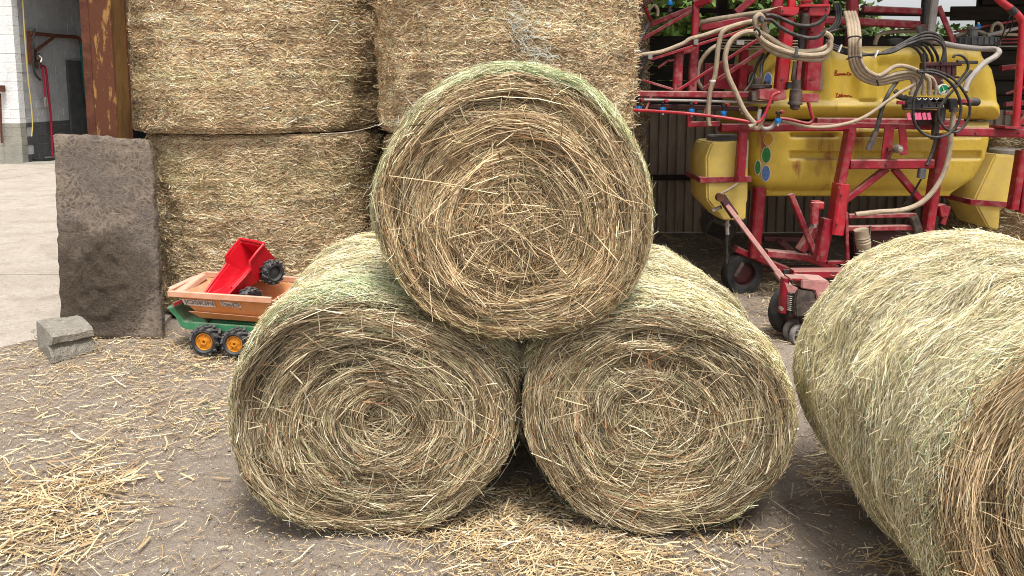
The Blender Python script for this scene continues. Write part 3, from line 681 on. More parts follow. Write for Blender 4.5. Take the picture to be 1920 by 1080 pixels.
hay_bale('pale round hay bale lying alone with its coiled end cut off by the frame', None, (1.665, 1.84, .53), (.568, .535), rad(-1), 1.04, 'hay', 36000, 130000, 14, .2, green_far, th_skip=(-.3, .9), swirl=.16, wscale=.85, rim_k=.045, rim_c=.09)

# ================================================================== STRAW BALES (standing on end)
def straw_bale(label, dist, ang, r, z0, hgt, n, seed, bands, arc=1.45, dark=1., group='straw bales stacked in the shed'):
    global rng
    rng = np.random.default_rng(seed)
    cx_, cy_ = dist * math.sin(ang), dist * math.cos(ang)
    t = thing('straw_bale', label, 'straw bale', (cx_, cy_, z0), group)
    ctr_ = -math.pi / 2 - ang                                         # towards the camera
    nz1 = smooth2(9, 40, .016, seed + 1); c, kk = .07, .05
    def S(th, z, h):
        x = np.clip(1 - z / c, 0, 1); y = np.clip(1 - (hgt - z) / c, 0, 1)
        rr = r * (1 - kk * x ** 2.2 - kk * y ** 2.2 + .012 * np.sin(np.pi * np.clip(z / hgt, 0, 1))) + nz1(z / hgt, th) + h
        return np.stack([cx_ + rr * np.cos(th), cy_ + rr * np.sin(th), z0 + z], -1)
    nt_ = 80; TH = np.linspace(0, 2 * np.pi, nt_, endpoint=False)
    rows = [S(TH, np.full(nt_, z), np.full(nt_, -.018)) for z in np.linspace(.012, hgt - .012, 24)]
    V = np.concatenate(rows); F = [(i * nt_ + j, i * nt_ + (j + 1) % nt_, (i + 1) * nt_ + (j + 1) % nt_, (i + 1) * nt_ + j) for i in range(23) for j in range(nt_)]
    F += [tuple(range(nt_ - 1, -1, -1)), tuple(23 * nt_ + j for j in range(nt_))]
    obj('bale_body', mesh(V.tolist(), F), M['straw_core'], t, True)
    th = ctr_ + rng.uniform(-arc, arc, n); z = rng.uniform(0, hgt, n); ln = np.clip(rng.lognormal(math.log(.046), .5, n), .014, .16)
    ph = rng.normal(0, .40, n) + smooth2(10, 40, .09, seed + 22)(z / hgt, th); st = rng.uniform(size=n) < .10; ph[st] = rng.uniform(-1.5, 1.5, st.sum())
    k = 2; tt = np.linspace(-.5, .5, k)[None]
    h = rng.uniform(-.010, .005, n)[:, None] + tt * rng.normal(0, .009, n)[:, None] + smooth2(52, 6, .003, seed + 6)(z / hgt, th)[:, None]
    fl = rng.uniform(size=n) < .02; h[fl] += np.clip(tt, 0, 1) * 2 * rng.uniform(.01, .05, fl.sum())[:, None]
    pz = np.clip(z[:, None] + tt * (ln * np.sin(ph))[:, None], .003, hgt - .003); pt = th[:, None] + tt * (ln * np.cos(ph) / r)[:, None]
    C = S(pt, pz, h); N = np.stack([np.cos(pt), np.sin(pt), 0 * pt], -1)
    cols = colours('straw', n)
    for zb, wb, am in bands:                                          # greener swaths baled into the straw
        gi = rng.uniform(size=n) < am * np.exp(-((z - zb + .03 * np.sin(th * 5 + seed)) / wb) ** 2); cols[gi] = cols[gi] * .6 + np.array([.17, .19, .07]) * .6
    cols *= np.exp(smooth2(16, 30, .10, seed + 5)(z / hgt, th) + smooth2(60, 6, .17, seed + 6)(z / hgt, th))[:, None]
    ribbons('straw_stems', C, widths(C, N, np.clip(rng.lognormal(math.log(.0033), .40, n), .0013, .008), rng.normal(0, .55, n), .8), np.clip(cols, .02, .8), t)
    return t, S, ctr_
HS = 1.31
_, S1, c1 = straw_bale('upper straw bale standing right beside the rusty column', 6.22, rad(-18.6), .920, HS, 1.32, 130000, 21, [(.38, .05, .4), (.17, .1, .2)])
_, S2, c2 = straw_bale('lower straw bale standing behind the stone slab and toy trailer', 6.22, rad(-18.05), .875, 0, HS - .005, 130000, 22, [(1.0, .16, .5), (.1, .15, .35), (.6, .05, .2)])
_, S3, c3 = straw_bale('upper straw bale with a torn tangle of net behind the hay pile', 5.40, rad(-.4), .90, HS + .01, 1.32, 120000, 23, [(1.25, .08, .4)])
straw_bale('lower straw bale in the shade hidden behind the hay pile', 5.40, rad(-.3), .88, 0, HS - .005, 14000, 24, [])
straw_bale('upper straw bale glimpsed deep in the shed beside the boom', 7.05, rad(3.45), .84, HS, 1.3, 12000, 25, [])
straw_bale('lower straw bale glimpsed deep in the shed behind the boom', 7.0, rad(3.2), .84, 0, HS - .01, 8000, 26, [])
straw_bale('dark straw bale standing behind the tank and its end hopper', 8.15, rad(36.0), .80, 0, 1.28, 12000, 27, [])
rng = np.random.default_rng(99)
# torn net and twine on the straw
def on_bale(S, px, py, dist_c, h=.01):
    """surface point of a straw bale seen at a photo pixel: march along the ray"""
    d = ray(px, py); c = Vector((0, 0, CAMH)); best = None
    cx_, cy_, r = dist_c
    A = d.x ** 2 + d.y ** 2; Bq = -2 * (d.x * cx_ + d.y * cy_); Cq = cx_ ** 2 + cy_ ** 2 - r * r
    t = (-Bq - math.sqrt(max(Bq * Bq - 4 * A * Cq, 0))) / (2 * A)
    return c + d * t - Vector((d.x, d.y, 0)) * .004
B3 = (5.40 * math.sin(rad(-.4)), 5.40 * math.cos(rad(-.4)), .915); B1 = (6.22 * math.sin(rad(-18.6)), 6.22 * math.cos(rad(-18.6)), .94)
tm = MB()
for k in range(70):
    f_ = rng.uniform(); x = 945 + 65 * f_ + rng.normal(0, 9); y = 12 + 95 * f_ + rng.normal(0, 11); p_ = []
    for j in range(4):
        p_.append(on_bale(S3, x, y, B3) - Vector((0, rng.uniform(.0, .02), 0))); x += rng.normal(5, 9); y += rng.normal(5, 9)
    tm.tube(p_, .0013, 3, 4)
tn = tm.build('torn_net_tangle', M['net'], [o for o in COL.objects if o.get('label', '').startswith('upper straw bale with a torn')][0]); tn['kind'] = 'stuff'
tw = [on_bale(S1, 600, 251, B1), on_bale(S1, 650, 248, B1) , P(690, 240, 5.2), P(722, 229, 5.1)]
tag(MB().tube(tw, .0028, 5).build('twine', M['twine'], None, True), 'loose pale twine poking out of the gap between stacked straw bales', 'twine')

# ================================================================== THE SPRAYER
SP = thing('field_sprayer', 'red framed field sprayer with a yellow tank and folded boom parked in the shed', 'sprayer', (2.2, 5.4, 0))
def rb(name, a, b, wpx, Y, d=None, m='red', Y2=None, parent=None):
    Y2 = Y if Y2 is None else Y2; wm = wpx * pxm((Y + Y2) / 2)
    return MB().bar(P(a[0], a[1], Y), P(b[0], b[1], Y2), wm, wm if d is None else d).build(name, M[m], parent or SP)
def hs(name, pts, rpx, Y, m='hose_tan', parent=None, sub=7, n=9, smooth=True):
    q = [P(p[0], p[1], p[2] if len(p) > 2 else Y) for p in pts]
    return MB().tube(q, rpx * pxm(Y), n, sub).build(name, M[m], parent or SP, smooth)
def plate(name, pts, Y, d, m='red', bevel=0.003, parent=None):
    return MB().prism([P(x, y, Y) for x, y in pts], (0, d, 0)).build(name, M[m], parent or SP, bevel=bevel)
def ring(pts_px, Y, m, rpx=1.6):                                     # cable tie round a hose at a point
    pass
def disc(name, c, rx, ry, Y, d, m, parent=None, n=24):
    c3 = P(c[0], c[1], Y); k = pxm(Y)
    return MB().prism([c3 + Vector((math.cos(2 * math.pi * i / n) * rx * k, 0, math.sin(2 * math.pi * i / n) * ry * k)) for i in range(n)], (0, d, 0)).build(name, M[m], parent or SP)
# ---- tank: upper and lower halves as moulded bodies with ribs and recesses
YT = 5.72
def tank_body(name, L_, R_, ys, depth, Yf, fn, mtl, rnd=34):
    """L_, R_: outline x at photo rows; fn(px,py) adds relief in metres (towards the viewer = negative)"""
    k = pxm(Yf); nx = 110
    yy = np.linspace(ys[0], ys[1], 64)
    xl = np.interp(yy, [p[1] for p in L_], [p[0] for p in L_]); xr = np.interp(yy, [p[1] for p in R_], [p[0] for p in R_])
    u_ = .5 - .5 * np.cos(np.linspace(0, np.pi, nx)); PX = xl[:, None] + (xr - xl)[:, None] * u_[None]; PY = np.repeat(yy[:, None], nx, 1)
    e = np.minimum(np.minimum(PX - xl[:, None], xr[:, None] - PX), np.minimum(PY - ys[0], ys[1] - PY) * 1.0)
    q = np.clip(1 - e / rnd, 0, 1); dep = rnd * k * 1.15 * (1 - np.sqrt(np.clip(1 - q ** 2, 0, 1)))
    rel = fn(PX, PY) * np.clip(e / 12, 0, 1)
    V = []; 
    for i in range(len(yy)):
        for j in range(nx):
            p = P(PX[i, j], PY[i, j], Yf); V.append((p.x, Yf + dep[i, j] + rel[i, j], p.z))
    nb = len(V)
    for i in range(len(yy)):
        for j in range(nx):
            x, y, z = V[i * nx + j]; V.append((x, Yf + depth - dep[i, j], z))
    F = []
    for i in range(len(yy) - 1):
        for j in range(nx - 1):
            a = i * nx + j; F.append((a, a + nx, a + nx + 1, a + 1)); F.append((nb + a, nb + a + 1, nb + a + nx + 1, nb + a + nx))
    bd = [(0, j) for j in range(nx)] + [(i, nx - 1) for i in range(1, len(yy))] + [(len(yy) - 1, j) for j in range(nx - 2, -1, -1)] + [(i, 0) for i in range(len(yy) - 2, 0, -1)]
    for a, b in zip(bd, bd[1:] + bd[:1]):
        ia, ib = a[0] * nx + a[1], b[0] * nx + b[1]; F.append((ia, ib, nb + ib, nb + ia))
    return obj(name, fix(mesh(V, F)), mtl, SP, True)
def sm(x, a, b): 
    t = np.clip((x - a) / (b - a), 0, 1); return t * t * (3 - 2 * t)
def up_rel(x, y):
    r = -.035 * sm(y, 188, 200)                                       # ledge along the bottom
    r = r + .045 * sm(x, 1560, 1570) * (1 - sm(x, 1600, 1610)) * (1 - sm(y, 184, 192))
    r = r - .02 * sm(x, 1608, 1614) * (1 - sm(x, 1644, 1648)) * (1 - sm(y, 184, 192))
    r = r + .05 * sm(x, 1646, 1650) * (1 - sm(y, 186, 194)) * (1 - sm(x, 1800, 1850)) * sm(y, 92, 125)
    r = r + .05 * (1 - sm(x, 1535, 1548)) * (1 - sm(y, 186, 194)) * .6
    return r
def lo_rel(x, y):
    r = 0 * x
    for a, b in ((1480, 1572), (1604, 1662), (1698, 1742), (1768, 1842)):
        for c, d in ((248, 258), (283, 298)):
            r = r + .035 * sm(x, a, a + 4) * (1 - sm(x, b - 4, b)) * sm(y, c, c + 3) * (1 - sm(y, d - 2, d + 3))
    return r + .10 * sm(y, 322, 378) ** 2
tk = tank_body('tank', [(1446, 84), (1440, 110), (1424, 150), (1414, 190), (1411, 224)], [(1852, 84), (1858, 105), (1876, 130), (1884, 165), (1888, 224)], (84, 226), 1.0, YT, up_rel, M['yellow'])
tl = tank_body('tank_base', [(1411, 230), (1410, 300), (1411, 335), (1420, 352), (1442, 364)], [(1868, 230), (1866, 268), (1858, 300), (1838, 335), (1796, 366)], (228, 372), 1.0, YT + .01, lo_rel, M['yellow'], 26)
# lid, stickers, handwriting
lid = MB(); c0 = P(1825, 86, 6.15); lid.lathe([(.0, .075), (.13, .07), (.175, .058), (.18, .0)], c0, (0, 0, 1), 26)
for k in range(26):
    a = 2 * math.pi * k / 26; lid.bar(c0 + Vector((math.cos(a) * .182, math.sin(a) * .182, .003)), c0 + Vector((math.cos(a) * .182, math.sin(a) * .182, .056)), .012, .012)
lid.build('tank_lid', M['dark_lid'], SP)
MB().lathe([(.035, 0), (.035, .06), (.045, .06), (.045, .08), (0, .085)], c0 + Vector((-.01, 0, .07)), (0, 0, 1), 14).build('breather', M['grey_steel'], SP)
def sticker(px, py, rx, ry, m, Y): 
    s = disc('sticker', (px, py), rx + 1.4, ry + 1.4, Y, .004, 'label_white'); disc('sticker_face', (px, py), rx, ry, Y - .003, .003, m, s); return s
def on_mesh(o, px, py, off=.004):
    """depth of a moulded part under a photo pixel"""
    c = Vector((0, 0, CAMH)); d = ray(px, py).normalized(); ok, loc, nn, i = o.ray_cast(c, d)
    return loc.y - off if ok else YT
for px, py, rx, ry, m in ((1441, 261, 8, 11.5, 'sticker_yellow'), (1437, 291, 8, 14.5, 'sticker_green'), (1421, 314, 5, 13, 'sticker_green'), (1436, 325, 7.5, 14.5, 'sticker_blue')):
    sticker(px, py, rx, ry, m, min(on_mesh(tl, px, py, .006), on_mesh(tl, px + rx, py, .006)) if px > 1430 else on_mesh(tl, px + rx, py + 2, .006))
for px, py, m in ((1411.5, 150, 'sticker_green'), (1440, 150, 'sticker_blue')):
    sticker(px, py, 6.5, 13, m, on_mesh(tk, 1440, py, .02))
plate('sticker', [(1534, 117), (1546, 115), (1550, 168), (1527, 170)], on_mesh(tk, 1540, 145, .006), .004, 'sticker_grey', 0)
def scrawl(strokes, o=(1550, 60), sc=7.713, r=.004):
    mb = MB()
    for s in strokes:
        q = [(o[0] + x / sc, o[1] + y / sc) for x, y in s]; mb.tube([P(x, y, on_mesh(tk, x, y, .001)) for x, y in q], r, 4, 3)
    return mb.build('handwriting', M['scrawl'], tk)
scrawl([[(118, 630), (122, 570), (140, 555), (148, 575), (128, 592), (150, 605), (142, 626), (116, 630)],
        [(168, 600), (160, 622), (178, 622), (182, 600), (186, 624)], [(196, 624), (200, 600), (210, 614), (220, 600), (224, 622)],
        [(232, 612), (248, 606), (240, 598), (232, 612), (250, 622)], [(256, 622), (260, 602), (270, 606), (272, 622)], [(276, 612), (292, 609)],
        [(322, 588), (302, 580), (296, 605), (308, 626), (326, 618)], [(344, 602), (334, 600), (332, 620), (346, 616), (348, 598), (352, 622)]])
scrawl([[(132, 892), (160, 886), (134, 940), (168, 936)], [(184, 900), (172, 936), (190, 938), (192, 898), (200, 938)], [(214, 894), (212, 938), (232, 900), (216, 918), (236, 936)],
        [(246, 908), (248, 934)], [(258, 934), (262, 914), (274, 918), (276, 934)], [(284, 914), (286, 932), (300, 930), (302, 912)], [(310, 932), (314, 914), (326, 930), (336, 914), (340, 934), (366, 934)]], r=.0035)
# ---- hoppers at both ends
def hopper(front, Y, dep, name='hopper'):
    k = [P(x, y, Y) for x, y in front]; cxm = sum((p.x for p in k)) / len(k)
    f1 = [Vector((cxm + (p.x - cxm) * .80, Y - .0, p.z)) for p in k]; f2 = [Vector((p.x, Y + .10, p.z)) for p in k]
    f3 = [Vector((p.x, Y + dep - .1, p.z)) for p in k]; f4 = [Vector((cxm + (p.x - cxm) * .80, Y + dep, p.z)) for p in k]
    n = len(k); V = f1 + f2 + f3 + f4; F = [tuple(range(n)), tuple(range(4 * n - 1, 3 * n - 1, -1))]
    for r in range(3): F += [(r * n + i, (r + 1) * n + i, (r + 1) * n + (i + 1) % n, r * n + (i + 1) % n) for i in range(n)]
    mb = MB(); mb.add(V, F); return mb.build(name, M['yellow_pale'], SP, True, bevel=.012)
h1 = hopper([(1325, 267), (1398, 264), (1410, 290), (1409, 374), (1406, 382), (1405, 413), (1352, 413), (1315, 374), (1313, 294)], 5.48, .42)
MB().lathe([(0, .055), (.12, .055), (.128, .045), (.128, 0)], P(1357, 266, 5.69), (0, 0, 1), 20).build('hopper_lid', M['dark_lid'], SP)
plate('strap', [(1313, 333), (1409, 331), (1409, 341), (1313, 343)], 5.465, .45, 'red_worn', .002)
h2 = hopper([(1866, 290), (1914, 292), (1908, 384), (1880, 392), (1876, 432), (1852, 428), (1822, 384), (1820, 372), (1838, 340)], 5.85, .42)
MB().lathe([(0, .05), (.14, .05), (.15, .04), (.15, 0)], P(1893, 290, 6.06), (0, 0, 1), 20).build('hopper_lid', M['grey_steel'], SP)
plate('strap', [(1820, 374), (1906, 380), (1905, 390), (1820, 384)], 5.835, .45, 'red_worn', .002)
# ---- frame
YF = 5.52
for nm, a, b, wp, Y, d, m in [
    ('frame_beam', (1350, 239), (1600, 238), 15, YF, .1, 'red'), ('frame_beam', (1528, 228), (1800, 230), 15, YF + .1, .1, 'red_worn'),
    ('frame_beam', (1786, 246), (1936, 250), 17, YF, .1, 'red'), ('frame_beam', (1600, 234), (1790, 240), 10, YF + .03, .1, 'red'),
    ('hopper_post', (1393, 247), (1386, 340), 17, YF - .12, .07, 'red'), ('rear_leg', (1424, 350), (1413, 482), 20, YF + .25, .1, 'red'),
    ('upright', (1594, 243), (1573, 350), 14, YF - .08, .1, 'red'), ('upright_sleeve', (1577, 344), (1565, 438), 22, YF - .10, .13, 'red_bright'),
    ('leg', (1552, 410), (1536, 488), 20, YF - .07, .1, 'red'), ('cross_bar', (1592, 308), (1748, 307), 18, YF - .10, .06, 'red'),
    ('frame_brace', (1662, 316), (1584, 376), 12, YF - .05, .05, 'red'), ('frame_brace', (1676, 316), (1732, 382), 12, YF - .05, .05, 'red'),
    ('upright', (1766, 250), (1737, 438), 15, YF - .08, .1, 'red'), ('frame_brace', (1482, 364), (1530, 480), 10, YF - .02, .05, 'red_worn'),
    ('base_beam', (1436, 474), (1510, 481), 14, YF + .1, .09, 'red_worn'), ('base_beam', (1510, 481), (1566, 502), 14, YF + .1, .09, 'red'),
    ('base_beam', (1378, 466), (1476, 506), 12, YF + .30, .09, 'red'), ('base_beam', (1484, 512), (1640, 511), 15, YF - .35, .1, 'red'),
    ('base_beam', (1420, 505), (1600, 500), 8, YF + .6, .08, 'maroon'), ('cross_tube', (1586, 428), (1710, 426), 10, YF - .02, .06, 'red_worn'),
    ('cross_tube', (1590, 405), (1716, 403), 8, YF - .02, .05, 'red_worn'), ('stay', (1586, 398), (1589, 490), 6, YF - .06, .03, 'red_worn'),
    ('stay', (1550, 492), (1604, 490), 6, YF - .02, .04, 'red'), ('hitch_bracket', (1708, 404), (1722, 440), 16, YF - .03, .1, 'grease'),
    ('rear_beam', (1430, 447), (1560, 450), 9, YF + .5, .08, 'maroon'), ('rear_leg', (1462, 452), (1490, 476), 12, YF + .4, .08, 'maroon'),
    ('rear_leg', (1532, 424), (1500, 470), 16, YF + .1, .08, 'red_worn'),
    ('hitch_plate', (1668, 238), (1660, 300), 18, YF - .10, .012, 'red'), ('hitch_plate', (1691, 236), (1696, 290), 14, YF - .10, .012, 'red'),
    ('pin_bracket', (1524, 384), (1540, 384), 14, YF - .12, .1, 'red_bright'), ('pin_bracket', (1528, 380), (1526, 420), 13, YF - .16, .05, 'red_worn'),
    ('pin_bracket', (1762, 384), (1766, 404), 14, YF - .02, .07, 'red'), ('pin_bracket', (1776, 386), (1766, 420), 9, YF - .02, .05, 'red'),
    ('hopper_post', (1916, 282), (1898, 392), 14, YF + .1, .08, 'red'), ('hopper_post', (1926, 280), (1914, 398), 12, YF + .1, .08, 'red')]:
    rb(nm, a, b, wp, Y, d, m)
plate('beam_end', [(1470, 506), (1483, 506), (1482, 517), (1469, 517)], YF - .33, .02, 'black', 0)
MB().lathe([(0, -.05), (.018, -.045), (.03, -.02), (.032, 0), (.03, .02), (.018, .045), (0, .05)], P(1683, 279, YF - .15), (0, 1, 0), 16).build('hitch_ball', M['steel'], SP, True)
MB().bar(P(1664, 280, YF - .13), P(1680, 281, YF - .13), .025).bar(P(1674, 284, YF - .15), P(1664, 298, YF - .15), .014).build('hitch_pin', M['rust_dark'], SP)
MB().lathe([(.012, 0), (.012, .03), (.02, .03), (.02, .05)], P(1529, 424, YF - .2), (0, 1, 0), 10).build('bolt', M['steel'], SP)
# support leg with its bracket box
rb('support_leg', (1353, 372), (1462, 516), 9, 5.38, .03, 'pink', 5.10); rb('support_leg_tube', (1455, 508), (1480, 540), 13, 5.12, .05, 'pink', 5.06)
rb('leg_bracket', (1352, 368), (1378, 406), 15, 5.39, .06, 'maroon', 5.34)
disc('leg_pivot', (1351, 371), 7, 8, 5.33, .05, 'rust_dark')
MB().tube([P(1336, 396, 5.4), P(1344, 391, 5.4), P(1352, 388, 5.38)], .014, 7).build('tap_fitting', M['steel'], SP, True)
MB().tube([P(1364, 412, 5.55), P(1363, 424, 5.54), P(1364, 440, 5.53)], .016, 8).lathe([(.022, 0), (.022, .02)], P(1364, 424, 5.54), (0, 0, 1), 8).build('drain_fitting', M['steel'], SP, True)
hs('drain_hose', [(1364, 438), (1362, 460), (1363, 480), (1362, 494)], 3.2, 5.53, 'hose_black')
hs('hopper_hose', [(1401, 262), (1400, 300), (1394, 325), (1380, 346), (1356, 361), (1350, 364)], 2.6, 5.38, 'hose_tan')
# trolley foot: box, spring, leg, tyre and castors
YC = 4.64
rb('foot_leg', (1472, 520), (1466, 585), 12, YC, .06, 'red'); rb('foot_plate', (1476, 520), (1510, 521), 5, YC, .10, 'red_worn')
plate('foot_housing', [(1503, 524), (1555, 527), (1556, 545), (1546, 556), (1534, 566), (1528, 545), (1503, 541)], YC - .06, .16, 'pink', .006)
plate('foot_gearbox', [(1494, 545), (1528, 548), (1530, 580), (1524, 594), (1492, 594), (1490, 565)], YC - .08, .15, 'grease', .008)
rb('foot_arm', (1506, 590), (1512, 612), 16, YC - .02, .1, 'grease')
sp_ = MB(); c_ = P(1482, 552, YC - .02); sp_.tube([c_ + Vector((math.cos(k * .9) * .024, math.sin(k * .9) * .024, -.0018 * k)) for k in range(56)], .0045, 6, 1)
sp_.build('spring', M['steel'], SP, True); rb('spring_core', (1482, 550), (1481, 592), 8, YC - .02, .03, 'black')
plate('leg_foot_bracket', [(1472, 530), (1496, 540), (1490, 550), (1478, 548)], YC - .09, .012, 'pink', 0)
MB().lathe([(.012, 0), (.012, .03)], P(1463, 577, YC - .05), (0, -1, 0), 8).build('bolt', M['steel'], SP)
def wheel(c, r, wd, ax, m_t, m_r, rim_r, name='wheel', par=SP, lugs=0, lugh=.01):
    ax = Vector(ax).normalized(); o = Vector(c); mb = MB(); h = wd / 2; rr = r - (lugh if lugs else 0)
    mb.lathe([(rim_r, -h * .8), (rim_r + (rr - rim_r) * .35, -h), (rr * .93, -h * .92), (rr, -h * .6), (rr, h * .6), (rr * .93, h * .92), (rim_r + (rr - rim_r) * .35, h), (rim_r, h * .8), (rim_r, -h * .8)], o, ax, 32, False)
    if lugs:
        u_ = ax.cross(Vector((.1, .2, .97))).normalized(); v_ = ax.cross(u_)
        for k in range(lugs):
            for sgn in (-1, 1):
                a = 2 * math.pi * (k + (.5 if sgn > 0 else 0)) / lugs; b_ = a + .22
                d1 = u_ * math.cos(a) + v_ * math.sin(a); d2 = u_ * math.cos(b_) + v_ * math.sin(b_); d0 = u_ * math.cos(b_ + .1) + v_ * math.sin(b_ + .1)
                mb.bar(o + d1 * (r - lugh * .6) + ax * (sgn * h * .0), o + d2 * (r - lugh * .8) + ax * (sgn * h * .85), lugh * 1.5, lugh * 1.6)
                mb.bar(o + d2 * (r - lugh * .8) + ax * (sgn * h * .85), o + d0 * (r * .84) + ax * (sgn * h * .98), lugh * 1.4, lugh * 1.2)
    t = mb.build(name, M[m_t], par, True)
    return t
w1 = wheel(P(1476, 580, YC + .15) , .155, .09, (.55, -.83, 0), 'tyre', 'maroon', .09); MB().lathe([(.0, .02), (.04, .03), (.085, .01), (.092, .03), (.092, -.03)], P(1476, 580, YC + .15), (.55, -.83, 0), 24).build('rim', M['maroon'], w1, True)
for k, (x, y, Y) in enumerate(((1497, 627, YC - .02), (1485, 618, YC + .05))):
    cw = MB().lathe([(.05, -.016), (.066, -.016), (.069, -.011), (.069, .011), (.066, .016), (.05, .016), (.05, -.016)], P(x, y, Y), (.45, -.9, -.05), 26, False).build('castor_wheel', M['grey_steel'], SP, True)
    hb = MB(); o_ = P(x, y, Y); ax = Vector((.45, -.9, -.05)).normalized(); u_ = ax.cross(Vector((0, 0, 1))).normalized(); v_ = ax.cross(u_)
    hb.lathe([(0, -.016), (.018, -.016), (.018, .016), (0, .016)], o_, ax, 12)
    for j in range(5):
        d_ = u_ * math.cos(j * 1.2566) + v_ * math.sin(j * 1.2566); hb.bar(o_ + d_ * .015, o_ + d_ * .054, .012, .01)
    hb.build('castor_spokes', M['grey_steel'], cw)
w2 = wheel(P(1391, 512, 5.85), .17, .11, (.25, -.97, 0), 'tyre', 'maroon', .095)
MB().lathe([(0, .02), (.05, .03), (.09, .01), (.097, .03), (.097, -.04)], P(1391, 512, 5.85), (.25, -.97, 0), 24).build('rim', M['maroon'], w2, True)  # rim coloured dark to stand for shade under the machine
rb('wheel_stay', (1393, 492), (1378, 518), 7, 5.72, .02, 'grease')  # stay given a dark colour for the same shade
# ---- centre mast
YM = 5.32
rb('mast_post', (1477, 34), (1463, 168), 21, YM, .09, 'red_bright'); rb('mast_post', (1528, 34), (1518, 170), 30, YM + .06, .1, 'red')
plate('mast_head', [(1462, 12), (1500, 13), (1497, 26), (1490, 30), (1463, 27)], YM - .10, .2, 'red_bright', .006)
plate('mast_head', [(1518, 13), (1557, 8), (1557, 22), (1552, 30), (1516, 29)], YM - .08, .2, 'red_bright', .006)
plate('mast_cap', [(1500, 9), (1557, 7), (1557, 12), (1500, 13)], YM - .1, .22, 'red_bright', .003)
MB().lathe([(.035, -.03), (.035, 0), (.05, 0), (.05, .012), (.03, .014), (.03, .03), (.046, .03), (.046, .036), (0, .04)], P(1511, 12, YM - .02), (0, 0, 1), 18).build('pivot_bolt', M['red_bright'], SP, True)
MB().lathe([(.035, 0), (.035, .03), (.03, .05), (.03, .1)], P(1510, 25, YM - .04), (0, 0, -1), 16).build('pivot_collar', M['grease'], SP, True)
rb('mast_pin', (1506, 28), (1500, 110), 10, YM + .02, None, 'black'); rb('mast_pin', (1500, 108), (1493, 175), 8, YM - .02, None, 'red_worn')
MB().lathe([(.03, 0), (.03, .06), (.042, .07), (.042, .15), (.05, .155), (.05, .17), (.035, .175), (.03, .2), (.012, .21)], P(1494, 150, YM - .08), (-.03, 0, -1), 18).build('pivot_hub', M['grease'], SP, True)
rb('hydraulic_rod', (1491, 115), (1486, 152), 6, YM - .05, None, 'grease'); plate('rod_clevis', [(1478, 154), (1490, 154), (1490, 165), (1476, 167)], YM - .09, .06, 'black', .003)
plate('boom_clamp', [(1423, 168), (1453, 166), (1474, 170), (1476, 186), (1452, 190), (1423, 186)], YM - .11, .16, 'red_worn', .006)
plate('boom_clamp', [(1503, 176), (1534, 175), (1537, 182), (1535, 192), (1503, 192)], YM - .10, .15, 'red_worn', .006)
plate('clamp_block', [(1410, 172), (1423, 170), (1423, 188), (1410, 190)], YM - .09, .12, 'grease', .004)
MB().lathe([(.035, 0), (.05, .01), (.05, .03), (.028, .04), (.028, .085), (.02, .09)], P(1420, 168, YM + .02), (0, 0, 1), 14).build('valve_knob', M['grease'], SP, True)
MB().lathe([(.03, 0), (.04, .01), (.04, .025), (.02, .03), (.02, .05)], P(1437, 166, YM + .06), (0, 0, 1), 14).build('valve_knob', M['black'], SP, True)
hs('pressure_line', [(1444, 96, 5.5), (1430, 115, 5.48), (1427, 140, 5.42), (1426, 155, 5.36)], 3, 5.4, 'hose_black')
hs('pressure_line', [(1432, 100, 5.55), (1418, 125, 5.55), (1408, 155, 5.5), (1396, 172, 5.45)], 2.6, 5.5, 'hose_black')
# upper crossmembers behind the mast
for nm, a, b, wp, Y, m in [('mast_upper_post', (1462, -14), (1456, 16), 17, YM + .15, 'red'), ('mast_upper_post', (1484, -14), (1484, 16), 13, YM + .08, 'red_bright'), ('mast_upper_post', (1549, -14), (1547, 10), 10, YM + .1, 'red'),
    ('rear_post', (1598, -14), (1597, 90), 18, 5.85, 'red'), ('cross_member', (1545, 37), (1742, 48), 14, 5.9, 'red_worn'), ('cross_member', (1618, 17), (1738, 22), 12, 5.95, 'red_worn'),
    ('cross_member', (1545, 39), (1595, 40), 14, 5.62, 'red'), ('grey_post', (1752, -14), (1742, 76), 14, 5.66, 'grey_steel'), ('dark_post', (1738, -14), (1733, 45), 9, 5.8, 'black'),
    ('lattice_strip', (1760, 12), (1788, 80), 9, 5.95, 'red_worn'), ('cross_member', (1340, 38), (1465, 14), 3, 5.7, 'red')]:
    rb(nm, a, b, wp, Y, None if 'strip' not in nm else .02, m)
rb('grey_bracket', (1724, 48), (1730, 74), 12, 5.75, None, 'grey_steel')
